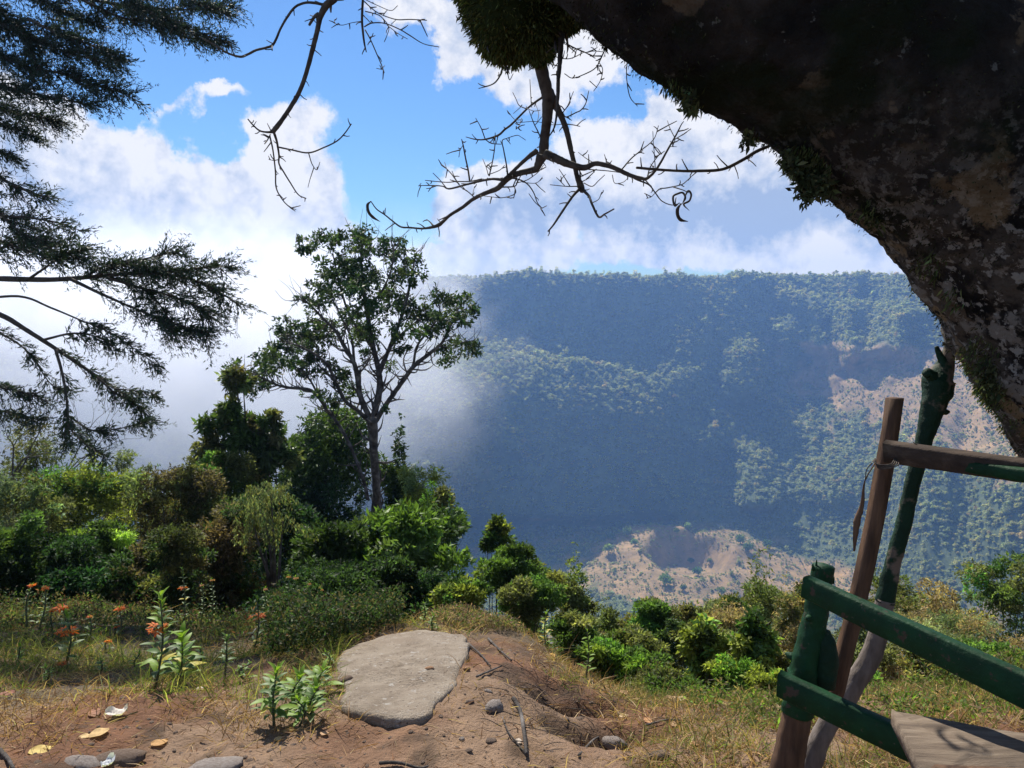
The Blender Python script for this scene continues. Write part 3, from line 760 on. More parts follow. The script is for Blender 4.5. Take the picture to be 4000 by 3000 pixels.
# hanging clumps of epiphyte
eb = B()
for (X0, Y0, X1, Y1, n_) in [(1755,385,1742,432,260),(1770,380,1785,415,220),(1748,375,1728,400,160),(1495,205,1486,236,70),(1612,292,1618,308,40),(1700,335,1716,372,140),(2118,790,2150,850,160),(1894,462,1888,478,40)]:
    a_ = P(X0, Y0, DT-.05); c_ = P(X1, Y1, DT-.05)
    t_ = rng.random((n_, 1)); p_ = a_+(c_-a_)*t_+rng.normal(0, .009, (n_, 3))
    leaves(eb, p_, unit(rdir(n_)+np.array([0, 0, -.3])), rng.uniform(.012, .03, n_), .4, None, tint((.05, .06, .03), n_, .4), .1)
    tube(eb, [a_, c_], [.004, .002], 4, (.05, .04, .03))
eb.build('hanging_clump', M_MOSS, tree, kind='stuff')

def c2(x, y): return (719+x*.35, y*.35)
def c1(x, y): return (x*.35, y*.35)
def branch(name, lines, conv, d, seed=0, twiggy=0.14):
    """lines: lists of (x, y, width) in crop units; a width left out follows on"""
    b = B(); r0 = random.Random(seed)
    for ln_ in lines:
        w = 5; pts = []; rad = []
        dd = d+r0.uniform(-.12, .12) if len(ln_) < 99 else d
        d_a = d
        n_ = len(ln_); drift = r0.uniform(-.22, .22)
        for i_, t_ in enumerate(ln_):
            if len(t_) > 2: w = t_[2]
            X_, Y_ = conv(t_[0], t_[1])
            z_ = d+drift*(i_/max(1, n_-1))
            pts.append(P(X_, Y_, z_)); rad.append(max(S(w*.35*.5, d), .0011))
        pp, rr_ = tube(b, pts, rad, 9 if rad[0] > .01 else 6, (1, 1, 1), .16 if rad[0] > .008 else .1, 7, True, seed)
        # buds, spurs and small knots
        for k_ in range(2, len(pp)-1):
            if r0.random() < twiggy:
                L_ = r0.uniform(.008, .03)*(1 if r0.random() < .85 else 2.2)
                t_ = unit(pp[k_+1]-pp[k_]); dr = unit(np.cross(t_, rdir(1)[0])+t_*r0.uniform(.1, .7))
                tube(b, [pp[k_], pp[k_]+dr*(rr_[k_]+L_*.6), pp[k_]+dr*(rr_[k_]+L_)+rdir(1)[0]*.004], [max(.0022, rr_[k_]*.3), .0016, .0012], 4)
    return b.build(name, M_TWIG, tree, smooth=True)
branch('branch', [
 [(1262,240,82),(1265,330,80),(1300,480,78),(1325,600,74),(1320,750,62),(1305,860,60),(1300,940,66),(1285,985,60)],
 [(1310,950,58),(1380,980,50),(1450,1010,45),(1550,1035,36),(1620,1010,30),(1720,1030,27),(1830,1080,25),(1900,1100,22),(1940,1100,18),(2000,1040,14),(2080,900,11),(2120,830,9),(2150,770,6),(2165,750,4)],
 [(2110,860,7),(2160,830,5),(2210,795,4)],[(2110,850,6),(2080,790,5),(2065,745,3)],[(2075,905,4),(2120,905,3)],
 [(1780,1050,9),(1840,980,8),(1900,930,7),(1980,860,5),(2010,775,3)],[(1990,1040,6),(1985,960,5),(1978,880,4),(1975,810,3)],
 [(1940,1100,9),(1960,1030,7),(2010,960,6),(2030,950,4)],
 [(1600,1000,6),(1560,975,5),(1515,940,4)],[(1685,1010,6),(1690,980,4)],
 [(1830,1080,14),(1880,1110,12),(1950,1140,10),(1990,1190,9),(2030,1240,7),(2090,1265,6),(2140,1255,5)],
 [(1990,1190,7),(2020,1165,8),(2060,1160,8),(2150,1140,7),(2185,1115,6),(2205,1095,4)],[(1990,1190,5),(1965,1215,4),(1935,1225,3)],
 [(1570,1045,7),(1700,1055,6),(1840,1075,5)],[(1725,1080,5),(1740,1130,4),(1790,1125,4),(1820,1100,3)]], c2, 2.42, 1)
branch('branch', [
 [(1285,960,60),(1262,1030,44),(1235,1050,40),(1150,1070,36),(1080,1100,38),(1020,1160,34),(960,1185,28),(900,1210,25),(850,1240,23),(800,1280,22),(720,1330,20),(650,1390,25),(560,1410,13),(480,1405,12),(420,1400,12),(370,1365,10),(320,1325,10),(270,1290,8),(235,1242,6)],
 [(1262,930,36),(1200,975,26),(1130,1040,22),(1070,1100,24)],
 [(1050,1110,22),(980,1105,16),(900,1120,14),(820,1140,13),(720,1165,12),(680,1150,9),(620,1145,8),(530,1145,5)],[(545,1130,4),(530,1150,3)],
 [(920,1105,9),(840,1120,8),(760,1120,8),(700,1125,7),(570,1113,6)],
 [(845,1120,11),(835,1050,10),(820,980,9),(805,900,8),(795,860,5)],[(800,900,4),(785,930,3),(778,970,2)],
 [(780,1140,9),(745,1090,8),(720,1060,7),(690,1030,6),(665,1010,4)],[(760,1115,6),(735,1055,4)],[(700,1160,7),(660,1110,5),(618,1068,4)],[(705,1050,4),(690,1000,3)],
 [(1080,1090,12),(1070,1010,9),(1055,930,8),(1045,870,7),(1070,855,5),(1135,835,5),(1160,845,4),(1190,865,3)],
 [(965,1085,9),(985,1000,7),(1000,900,6),(1002,820,4)],[(960,1080,7),(945,1030,5),(925,980,4)],[(970,1075,6),(1030,1050,5),(1060,1020,4)],
 [(1080,1100,11),(1140,1105,9),(1200,1135,8),(1240,1190,7),(1262,1250,6),(1290,1285,5)],[(1290,1285,6),(1250,1250,5),(1210,1195,4)],[(1290,1285,6),(1320,1270,4)],[(1280,1285,5),(1295,1300,4)],
 [(1040,1155,10),(1120,1150,8),(1140,1120,7),(1165,1075,5)],[(1120,1150,7),(1125,1195,6),(1050,1220,5),(980,1215,4),(900,1205,4)],
 [(1130,1130,6),(1200,1110,5),(1270,1060,4),(1300,1020,3)],[(1170,1125,4),(1250,1130,4),(1295,1100,3)],
 [(870,1215,7),(830,1180,6),(780,1150,5)],[(860,1210,5),(875,1150,4)],[(620,1395,14),(600,1370,8),(580,1355,5)],[(720,1330,10),(655,1358,6)]], c2, 2.46, 2)
branch('branch', [
 [(1330,560,60),(1370,640,48),(1400,700,36),(1440,800,35),(1470,930,31),(1490,1010,28),(1505,1080,30),(1530,1150,44),(1540,1185,30)],
 [(1530,1160,20),(1490,1200,16),(1460,1240,15),(1400,1330,14),(1360,1390,11),(1328,1428,8)],
 [(1540,1170,20),(1580,1210,17),(1600,1260,15),(1640,1338,13),(1680,1320,10),(1735,1290,8)],[(1605,1250,6),(1640,1230,5),(1660,1185,3)],
 [(1520,1150,8),(1440,1150,6),(1340,1140,4)],[(1430,1145,5),(1380,1095,4)],[(1550,1130,7),(1600,1150,6),(1640,1115,5),(1678,1080,4)],[(1540,1120,7),(1590,1095,4)],[(1530,1130,12),(1525,1060,10)],
 [(1420,700,9),(1440,722,8),(1500,695,7),(1530,680,7),(1560,640,6),(1580,560,4)],[(1415,700,7),(1450,650,5),(1485,565,4)],
 [(1430,765,8),(1480,770,7),(1525,780,5)],[(1430,765,5),(1350,770,4),(1250,750,4),(1160,755,4),(1120,750,3)],[(1470,720,5),(1472,685,3)]], c2, 2.5, 3)
branch('branch', [
 [(1410,200,44),(1408,260,36),(1400,400,27),(1392,480,24),(1390,560,22),(1385,650,17),(1380,720,13),(1365,790,10),(1335,842,6)],
 [(1440,200,16),(1450,290,12),(1445,330,5)],
 [(1440,270,10),(1500,300,8),(1560,325,7),(1620,360,5)],[(1560,325,6),(1610,315,5),(1665,320,4)],[(1335,330,5),(1400,358,6),(1470,360,6),(1550,322,5)],
 [(1395,410,8),(1350,395,5)],[(1370,230,14),(1375,300,16),(1380,320,8)]], c2, 2.38, 4)
branch('branch', [
 [(1295,600,15),(1250,630,13),(1200,670,12),(1150,720,12),(1100,770,13),(1060,800,13),(1020,835,14),(940,860,10),(880,860,8),(820,845,5)],
 [(940,858,7),(915,790,6),(882,730,4)],[(1190,670,7),(1150,650,6),(1130,610,5),(1110,570,3)],[(1225,645,6),(1220,560,5),(1216,490,3)],
 [(1290,870,9),(1265,810,8),(1240,760,7),(1210,680,4)],[(1250,770,5),(1290,720,4)],[(1160,740,5),(1120,735,4),(1075,680,3)],[(1165,730,5),(1150,775,4),(1130,798,3)],[(1160,660,4),(1115,700,3)],
 [(940,860,6),(980,885,6),(1040,890,5)],[(1260,760,4),(1270,700,3),(1250,640,3)],[(1200,670,5),(1240,685,4),(1280,680,3)]], c2, 2.55, 5)
branch('branch', [
 [(1010,320,18),(1030,370,14),(1045,420,11),(1030,470,10),(1000,510,9),(960,530,8),(900,546,5)],[(1060,370,10),(1075,430,7),(1090,492,5),(1113,455,3)],[(1000,362,5),(975,362,3)],[(980,250,10),(955,290,8),(965,325,5)]], c2, 2.5, 6)
branch('branch', [
 [(1712,225,10),(1690,280,9),(1650,370,8),(1620,420,6),(1560,455,6),(1480,482,5),(1430,455,3)],[(1640,380,6),(1665,430,5),(1650,500,5),(1610,562,3)],[(1630,540,4),(1585,500,3)],[(1715,230,6),(1680,250,4),(1665,300,3)]], c2, 2.15, 7)
branch('branch', [[(1838,330,6),(1815,400,6),(1815,500,6),(1835,600,6),(1880,655,4)],[(1822,350,4),(1785,345,3)],[(1800,375,3),(1822,350,3)]], c2, 2.1, 8)
c3 = lambda x, y: (1437.8+x*.35, y*.35)
branch('branch', [[(700,860,26),(640,900,22),(560,935,23),(470,990,22),(350,1045,20),(200,1055,19),(100,1055,17),(0,1050,16),(-70,1045,18),(-180,1035,16)],[(-70,1045,6),(-95,1010,4)]], c3, 2.3, 9, .2)
branch('branch', [
 [(2110,-60,50),(2050,0,46),(2005,45,42),(1975,110,32),(1960,180,29),(1930,300,28),(1890,450,26),(1850,560,26),(1800,650,26),(1740,740,26),(1685,812,30)],
 [(2000,30,18),(1940,18,16),(1880,18,14),(1820,45,14),(1770,110,14),(1730,180,13),(1705,240,14),(1680,280,15),(1640,295,14),(1580,310,14),(1530,335,14),(1480,350,14),(1400,325,12),(1330,280,10),(1248,236,8)],
 [(1680,280,9),(1680,312,6)],
 [(1690,815,18),(1640,815,12),(1600,805,10),(1560,770,8),(1530,735,7)],
 [(1690,815,18),(1708,870,15),(1715,910,14),(1722,960,12),(1722,1010,11),(1750,1060,10),(1790,1125,9),(1840,1200,8),(1890,1225,6)],
 [(1718,908,11),(1800,925,10),(1905,943,10),(2000,910,9),(2080,870,9),(2130,820,8),(2168,765,8)],[(1905,945,7),(1925,1010,6),(1955,1048,5),(1975,1000,4)],
 [(1665,840,11),(1685,930,9),(1700,1060,9),(1705,1160,9),(1745,1235,8),(1790,1280,7),(1822,1303,5)],[(1720,985,6),(1690,990,5),(1658,984,3)],[(1668,830,9),(1650,865,8),(1633,888,6)],
 [(1965,85,22),(1940,105,20),(1908,155,16)],[(1955,110,10),(1955,140,6)],[(2040,30,20),(2042,75,10)],[(2060,0,16),(2120,0,8)]], c1, 2.6, 10, .16)
branch('branch', [
 [(188,-80,16),(185,0,15),(180,120,15),(186,200,14),(195,270,12),(207,322,6)],[(200,185,8),(230,240,7),(270,330,7),(300,400,7),(317,448,6)],[(310,430,5),(270,422,3)],[(300,425,5),(320,405,4)],
 [(185,130,5),(120,140,4),(60,155,4),(20,148,3)],[(195,10,7),(250,60,6),(300,90,6),(390,120,6),(480,120,6),(580,125,5)],[(520,122,4),(535,138,3)],
 [(200,70,7),(260,85,6),(300,105,6),(345,165,5),(335,215,4),(318,258,5)],[(195,165,8),(230,145,7),(290,140,7),(345,152,7),(420,185,7),(480,222,7),(560,270,5),(655,290,5)],
 [(335,155,5),(400,205,4),(460,240,3)],[(205,0,5),(290,40,4),(360,65,4),(400,35,3)],[(390,122,4),(360,150,3)],[(30,155,4),(12,140,3),(10,120,2)]], c2, 2.62, 11, .15)
# curled dry leaf strips hanging from twig ends
def strip(pts, d, w):
    b = B(); P3 = np.array([P(*c2(x, y), d+.01*i) for i, (x, y) in enumerate(pts)])
    tube(b, P3, [w*.3]+[w]*(len(pts)-2)+[w*.15], 5, (1, 1, 1), 0, 5); b.build('dry_leaf', M_TWIG, tree, smooth=True)
strip([(2140,1250),(2110,1270),(2100,1215),(2130,1195),(2160,1190),(2175,1225),(2150,1265)], 2.5, .0035)
strip([(2150,1255),(2128,1290),(2130,1330),(2150,1358),(2192,1367)], 2.5, .006)
strip([(2160,1250),(2190,1180),(2212,1200),(2200,1240),(2165,1262),(2200,1300)], 2.5, .0035)
strip([(235,1242),(215,1265),(222,1310),(250,1342),(292,1368)], 2.46, .005)
strip([(760,95),(775,120),(790,90),(778,60)], 2.5, .003)

# ------------------------------------------------------------------ wooden railing
rail = thing('wooden_railing', 'rough handmade railing of green and brown poles on the slope', 'railing', (1.05, 2.0, -1.75))
def board(name, ends, up_px, mat, thick=.03, root=rail, bev=.004, jit=.003, **kw):
    """ends: two (X, Y_top, Y_bottom, distance) — a board with its broad face towards the viewer"""
    b = B(); A_ = []
    for (X_, Yt, Yb, d_) in ends:
        t_ = P(X_, Yt, d_); bo = P(X_+up_px, Yb, d_); A_.append((t_, bo))
    ax = unit(A_[1][0]-A_[0][0]); dn = A_[0][1]-A_[0][0]; nr = unit(np.cross(ax, unit(dn)))
    if nr[1] > 0: nr = -nr
    n_ = 16; V = []
    for i_ in range(n_+1):
        t_ = i_/n_
        top = A_[0][0]*(1-t_)+A_[1][0]*t_; bot = A_[0][1]*(1-t_)+A_[1][1]*t_
        j_ = (np.array([vnoise(i_*.7, k_*3.1, seed_) for k_ in range(4)])-.5)*jit*2 if False else rng.normal(0, jit*.35, 4)
        e = unit(bot-top)
        sec = [top+e*bev, bot-e*bev, bot-nr*-bev*0-nr*bev, bot-nr*(thick-bev), bot-e*bev-nr*thick, top+e*bev-nr*thick, top-nr*(thick-bev), top-nr*bev]
        V += [s_+nr*j_[k_ % 4] for k_, s_ in enumerate(sec)]
    V = np.array(V); i_ = np.arange(n_)[:, None]*8; j_ = np.arange(8)[None]
    q_ = np.stack([i_+j_, i_+(j_+1) % 8, i_+8+(j_+1) % 8, i_+8+j_], -1).reshape(-1, 4)
    base_ = n_*8
    caps = [(0, 1, 4, 5), (1, 2, 3, 4), (5, 6, 7, 0)]
    q_ = np.vstack([q_, [(a, b__, c_, d__) for a, b__, c_, d__ in caps], [(base_+d__, base_+c_, base_+b__, base_+a) for a, b__, c_, d__ in caps]])
    b.add(V, q_, None)
    return b.build(name, mat, root, **kw)
def pole(name, pts, mat, root=rail, sides=26, rough=.17, sub=14, knots=0, seed=0):
    b = B(); P3 = [P(X_, Y_, d_) for X_, Y_, w_, d_ in pts]; rr_ = [S(w_*.5, d_) for X_, Y_, w_, d_ in pts]
    pp, r2 = tube(b, P3, rr_, sides, (1, 1, 1), rough, sub, True, seed)
    for k_ in range(knots):
        i_ = random.randrange(3, len(pp)-3); dr = unit(np.cross(unit(pp[i_+1]-pp[i_]), rdir(1)[0]))
        tube(b, [pp[i_]+dr*r2[i_]*.6, pp[i_]+dr*r2[i_]*1.25, pp[i_]+dr*r2[i_]*1.45+np.array([0, 0, .004])], [r2[i_]*.4, r2[i_]*.26, r2[i_]*.12], 7)
    return b.build(name, mat, root, smooth=True)
# left round post: painted above, bare below
po = pole('post', [(1778,1222,46,1.98),(1768,1290,50,1.98),(1756,1360,56,1.98),(1742,1420,60,1.98),(1732,1480,66,1.98),(1724,1540,70,1.98)], M_GREEN, knots=3, seed=3)
pole('post_foot', [(1724,1530,66,1.985),(1712,1590,66,1.985),(1700,1660,70,1.985),(1690,1720,74,1.985),(1682,1830,78,1.985)], M_WOOD, seed=4, rough=.12)
b = B()
for k_ in range(9):
    a_ = P(1758+k_*5, 1232+k_*3.5, 1.96+.012*(k_ % 3)); tube(b, [a_, a_+np.array([-.004+.004*(k_ % 3), 0, .018+.016*((k_*7) % 4)/3])], [.006, .0015], 5)
b.build('splintered_top', M_GREEN, rail)
# knob and stump beside the post
pole('stub', [(1785,1362,18,1.97),(1782,1384,46,1.97),(1784,1430,54,1.97),(1778,1480,50,1.97)], M_POLE, rough=.12, seed=5)
# tall forked pole
pole('pole', [(2058,708,8,2.12),(2056,716,20,2.12),(2053,745,23,2.12),(2046,775,30,2.12),(2034,805,48,2.12),(2027,822,66,2.12),(2024,850,60,2.12),(2012,890,47,2.12),(1996,950,35,2.12),(1972,1040,32,2.12),(1950,1140,33,2.12),(1928,1220,34,2.12),(1912,1300,41,2.12)], M_POLE, knots=5, seed=7, rough=.12)
pole('pole_fork', [(2045,792,22,2.11),(2034,775,16,2.11),(2027,760,12,2.11),(2023,749,9,2.11)], M_POLE, seed=8)
pole('pole_fork', [(2014,812,26,2.10),(2003,806,22,2.09),(1998,812,14,2.09)], M_POLE, seed=9)
pole('pole_foot', [(1913,1295,40,2.12),(1900,1360,42,2.12),(1880,1420,45,2.12),(1850,1470,46,2.12),(1820,1520,46,2.12),(1780,1580,46,2.12),(1750,1660,48,2.12),(1725,1800,50,2.12)], M_POLEBARE, seed=10, rough=.12)
# square brown stake
def stake(name, pts, mat, w2, root=rail):
    b = B(); P3 = [P(X_, Y_, d_) for X_, Y_, w_, d_ in pts]; n_ = len(P3); V = []
    for i_, (X_, Y_, w_, d_) in enumerate(pts):
        h_ = S(w_*.5, d_); c_ = P3[i_]; a_ = math.radians(28)
        ex = np.array([math.cos(a_), math.sin(a_), 0]); ey = np.array([-math.sin(a_), math.cos(a_), 0])
        for sx, sy in ((-1,-1),(1,-1),(1,1),(-1,1)): V.append(c_+ex*sx*h_*.82+ey*sy*h_*w2+rng.normal(0, .0008, 3))
    i_ = np.arange(n_-1)[:, None]*4; j_ = np.arange(4)[None]
    q_ = np.stack([i_+j_, i_+(j_+1) % 4, i_+4+(j_+1) % 4, i_+4+j_], -1).reshape(-1, 4)
    e_ = (n_-1)*4; q_ = np.vstack([q_, [(3, 2, 1, 0), (e_, e_+1, e_+2, e_+3)]])
    b.add(V, q_, None); return b.build(name, mat, root)
stake('stake', [(1932,860,31,2.05),(1924,930,32,2.05),(1912,1000,33,2.05),(1890,1120,34,2.05),(1868,1230,35,2.05),(1845,1330,35,2.05),(1824,1410,35,2.05),(1806,1490,35,2.05),(1795,1530,33,2.05)], M_WOOD, .8)
b = B(); tube(b, [P(1890,1000,2.02),P(1868,1040,2.0),P(1862,1090,2.0),P(1850,1130,2.0),P(1845,1190,2.0)], [.002,.002,.006,.010,.003], 5, (1,1,1), .2, 5); b.build('bark_strip', M_WOOD, rail)
# rails
board('rail', [(1735,1246,1290,1.88), (2330,1512,1592,1.42)], -6, M_GREEN, .035)
board('rail', [(1680,1456,1506,1.90), (2080,1640,1705,1.66)], -4, M_GREEN, .035)
board('rail', [(1906,958,1000,1.94), (2330,1016,1062,1.70)], 3, M_DARKWOOD, .05)
board('rail', [(2030,990,1012,1.875), (2330,1030,1064,1.66)], 0, M_GREEN, .03)
b = B()
for k_ in range(4): tube(b, [P(1884+k_*2, 996-k_*2, 1.9), P(1900, 1004+k_*3, 1.88), P(1925+k_*5, 1002+k_, 1.88), P(1934, 985+k_, 1.95)], [.0016]*4, 4, (1,1,1), 0, 4)
tube(b, [P(1884,1000,1.9),P(1872,1015,1.9),P(1868,1045,1.9)], [.002,.0016,.001], 4, (1,1,1), 0, 4); tube(b, [P(1972,955,1.93),P(1990,966,1.92),P(2008,976,1.92)], [.0014]*3, 4, (1,1,1), 0, 4)
b.build('binding_wire', M_TWIG, rail)
# weathered plank seat at the corner
plank = thing('plank', 'weathered grey plank with a split end beside the railing', 'plank', P(2120, 1680, 1.5))
b = B()
top = [(1926,1531,1.62),(1936,1537,1.62),(1975,1543,1.60),(2060,1558,1.57),(2150,1575,1.54),(2330,1600,1.5),(2420,1800,1.18),(2200,1800,1.22),(2040,1720,1.34),(1985,1650,1.42),(1965,1610,1.47),(1945,1570,1.54)]
T3 = np.array([P(*t_) for t_ in top]); n_ = len(T3)
cen_ = T3.mean(0); nrm_ = unit(np.cross(T3[3]-cen_, T3[0]-cen_)); nrm_ = nrm_*np.sign(nrm_[2])
low_ = T3-nrm_*.035
V = np.vstack([T3, low_, [cen_, cen_-nrm_*.035]])
t_ = [(2*n_, i_, (i_+1) % n_) for i_ in range(n_)]+[(2*n_+1, n_+(i_+1) % n_, n_+i_) for i_ in range(n_)]
q_ = [(i_, n_+i_, n_+(i_+1) % n_, (i_+1) % n_) for i_ in range(n_)]
b.add(V, q_, t_); b.build('board', M_PLANK, plank)
board('bearer', [(1985,1672,1700,1.40), (2330,1690,1760,1.20)], 0, M_WOOD, .05, plank)

# ------------------------------------------------------------------ bushes and trees of the near slope
DEEP = (.022, .045, .016); DARK = (.035, .065, .022); MID = (.06, .10, .025); FRESH = (.10, .17, .03); YEL = (.17, .20, .04)  # DEEP puts the shade low in the thickets into the leaf colour
OLIVE = (.10, .11, .04); GREYG = (.12, .14, .07); BROWN = (.09, .075, .04); DRY = (.20, .15, .08)
def crown_shape(center, rad, nsub, seed, flat=1.0):
    r0 = np.random.default_rng(abs(int(seed))+11)
    d = unit(r0.normal(size=(nsub, 3)))
    cen = d*r0.uniform(.35, 1.0, (nsub, 1))*rad+center
    sr = r0.uniform(.16, .46, nsub)[:, None]*rad*r0.uniform(.6, 1.35, (nsub, 3))
    return cen, sr
def crown(b, center, rad, n, leaf, base, ratio=.42, nsub=16, seed=1, var=.3, droop=.25, second=None, share=.25, shell=.7, cluster=5, fold=.12):
    """leaves in sprays over many uneven sub-clumps"""
    rad = np.asarray(rad, float)
    cen, sr = crown_shape(np.asarray(center, float), rad, nsub, seed)
    w = rng.choice(nsub, n//cluster, p=(sr.prod(1)**.6)/(sr.prod(1)**.6).sum())
    d = rdir(len(w)); d[:, 2] = np.where(rng.random(len(w)) < .45, np.abs(d[:, 2]), d[:, 2]); d[:, 1] = np.where(rng.random(len(w)) < .3, -np.abs(d[:, 1]), d[:, 1])
    rr_ = np.where(rng.random((len(w), 1)) < shell, rng.uniform(.8, 1.12, (len(w), 1)), rng.uniform(.1, .85, (len(w), 1)))
    c = cen[w]+d*sr[w]*rr_
    st = rng.random(len(w)) < .06                         # stray shoots
    c = np.where(st[:, None], cen[w]+unit(d+np.array([0, 0, .5]))*sr[w]*rng.uniform(1.05, 1.32, (len(w), 1)), c)
    # sprays: several leaves leave one twig tip
    cc = np.repeat(c, cluster, 0)+rng.normal(0, leaf*.22, (len(c)*cluster, 3))
    ax = np.repeat(unit(d+rdir(len(d))*.5), cluster, 0)
    dd = unit(ax*.6+rdir(len(cc))*.85+np.array([0, 0, -droop]))
    cb = tint(base, nsub, var*1.1, .12)[w]
    if second is not None:
        s_ = rng.random(nsub) < share; cb = np.where(s_[w][:, None], np.asarray(second)*np.exp(rng.normal(0, .15, (len(w), 1))), cb)
    col_ = np.repeat(cb, cluster, 0)*np.exp(rng.normal(0, var, (len(cc), 1)))
    leaves(b, cc, dd, leaf*rng.uniform(.6, 1.25, len(cc)), ratio, None, np.clip(col_, .003, .6), fold)
    return cen
def plant(name, label, cat, X, Y, rx, ry, d, leaf, base, n=6000, ratio=.42, group=None, mat=None, stemmat=None, stems=6, stemw=.02, nsub=16, deep=1.0, xb=None, seed=0, **kw):
    c = P(X, Y, d); R3 = np.array([S(rx, d), S(rx, d)*.9*deep, S(ry, d)])*.92
    bx, by = (c[0] if xb is None else P(xb, Y, d)[0]), c[1]
    gz = float(ground(bx, by)); gz = min(gz, c[2]-R3[2]*.3)
    if group == G_R: base = tuple(np.array(base)*1.35); kw['second'] = tuple(np.array(kw.get('second', base))*1.3)
    root = thing(name, label, cat, (bx, by, gz), group)
    b = B(); cen = crown(b, c, R3, n, leaf, base, ratio, nsub, seed+int(X), **kw)
    if cat != 'tree':                                      # foliage reaches down to the ground
        zt = c[2]-R3[2]*.1; hh = (zt-gz)*.5+.05
        if hh > .1:
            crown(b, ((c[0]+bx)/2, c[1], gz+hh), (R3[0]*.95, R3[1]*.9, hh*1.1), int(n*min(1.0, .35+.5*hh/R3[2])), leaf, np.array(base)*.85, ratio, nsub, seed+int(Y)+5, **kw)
    b.build('crown', mat or M_LEAF, root)
    if stems:
        b = B()
        for k_ in range(stems):
            t_ = cen[(k_*3) % len(cen)]; a_ = np.array([bx, by, gz-.1])+rng.normal(0, .04*R3[0], 3)*np.array([1, 1, 0])
            m_ = a_*.5+t_*.5+rng.normal(0, .08, 3)*R3[0]; m_[2] += .1*R3[2]
            tube(b, [a_, m_, t_], [stemw, stemw*.65, stemw*.25], 6, (1, 1, 1), .15, 5, True, k_)
            for k2 in range(5):
                q0 = m_*(1-.2*k2)+t_*.2*k2; dr = unit(rdir(1)[0]+np.array([0, 0, .4]))*R3[0]*rng.uniform(.3, .85)
                tube(b, [q0, q0+dr*.55+rng.normal(0, .02, 3), q0+dr], [stemw*.35, stemw*.22, stemw*.1], 5, (1, 1, 1), 0, 3)
        b.build('trunk' if cat == 'tree' else 'stems', stemmat or M_TWIG, root, smooth=True)
    return root

G_L = 'bushes on the left slope'; G_R = 'bushes on the right slope'
plant('olive_tree', 'sparse olive tree with bare grey twigs at the left edge of the frame', 'tree', 55, 985, 95, 100, 17, .085, OLIVE, 5200, .3, G_L, stems=12, stemw=.035, shell=.4, second=GREYG, share=.4)
plant('shrub', 'grey green shrub under the sparse olive tree', 'shrub', 60, 1105, 100, 90, 13, .08, GREYG, 7000, .35, G_L, second=OLIVE)
plant('shrub', 'bright green spreading shrub over the dark hollow', 'shrub', 235, 1160, 95, 48, 11.5, .07, FRESH, 9000, .35, G_L, second=MID)
plant('shrub', 'yellowish green canopy behind the bright spreading shrub', 'shrub', 185, 1065, 130, 52, 15, .085, MID, 9500, .35, G_L, second=YEL, share=.4)
plant('tree', 'olive feathery tree rising in front of the pale crater floor', 'tree', 265, 1045, 70, 60, 18, .09, OLIVE, 4800, .28, G_L, second=GREYG, shell=.5)
plant('shrub', 'broad olive brown bush left of the pale drooping shrub', 'shrub', 395, 1085, 110, 110, 14, .085, OLIVE, 15000, .32, G_L, second=BROWN, share=.35, nsub=24)
plant('shrub', 'yellow olive bush top below the slender broadleaf tree', 'shrub', 480, 1040, 80, 60, 15.5, .085, MID, 8000, .35, G_L, second=OLIVE)
plant('shrub', 'dark hollow of foliage under the bright spreading shrub', 'shrub', 130, 1235, 170, 85, 9.6, .07, DEEP, 14000, .4, G_L, nsub=22)  # leaves coloured darker to stand for the shade down here
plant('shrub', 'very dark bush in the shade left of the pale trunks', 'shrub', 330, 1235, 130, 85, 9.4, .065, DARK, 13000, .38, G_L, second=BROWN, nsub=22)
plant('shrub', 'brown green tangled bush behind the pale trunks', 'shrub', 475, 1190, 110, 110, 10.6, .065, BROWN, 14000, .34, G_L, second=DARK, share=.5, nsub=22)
plant('shrub', 'green leafy bush low at the left edge behind the flowers', 'shrub', -10, 1190, 90, 90, 9.2, .07, MID, 8000, .4, G_L, second=GREYG)
plant('shrub', 'olive twiggy bush between dark bushes above the orange flowers', 'shrub', 385, 1190, 65, 48, 8.9, .05, OLIVE, 5000, .35, G_L, second=DARK)
for (X_, Y_, rx_, ry_, d_, base_, sec_, lab_) in [(330,1130,140,70,19,OLIVE,MID,'hazy olive thicket behind the broad olive brown bush'),(120,1120,150,60,20,MID,OLIVE,'soft green thicket behind the grey green shrub'),
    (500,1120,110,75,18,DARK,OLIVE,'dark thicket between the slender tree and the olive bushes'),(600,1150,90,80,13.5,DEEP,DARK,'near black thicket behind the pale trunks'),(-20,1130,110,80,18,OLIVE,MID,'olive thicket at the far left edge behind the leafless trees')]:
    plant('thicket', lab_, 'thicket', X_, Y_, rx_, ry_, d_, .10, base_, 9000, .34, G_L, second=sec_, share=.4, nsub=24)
# slender broadleaf tree, with leaf tufts stacked on thin stems
root = thing('slender_tree', 'slender young tree with tufts of broad leaves left of the tall tree', 'tree', P(545, 1130, 16.5))
b = B(); bs = B()
for (X_, Y_, r_, xb_, yb_) in [(520,945,42,560,1080),(500,880,22,525,1010),(470,925,30,525,1030),(575,950,34,570,1070),(590,905,20,578,1040),(540,985,60,550,1110),(470,985,38,520,1090),(595,995,38,590,1110),(525,835,26,525,960),(505,810,24,520,940),(530,905,30,545,1040),(560,1015,60,560,1120)]:
    c = P(X_, Y_, 16.5); rr_ = S(r_, 16.5)
    crown(b, c, (rr_, rr_, rr_), int(26*r_), .17, OLIVE, .34, 6, int(X_), .3, .5, second=MID, share=.5, cluster=7)
    tube(bs, [P(xb_, yb_, 16.6), P((xb_+X_)/2+4, (yb_+Y_)/2, 16.5), c], [.03, .02, .008], 5, (1,1,1), .1, 5)
b.build('crown', M_GLOSS, root); bs.build('trunk', M_TRUNK, root, smooth=True)
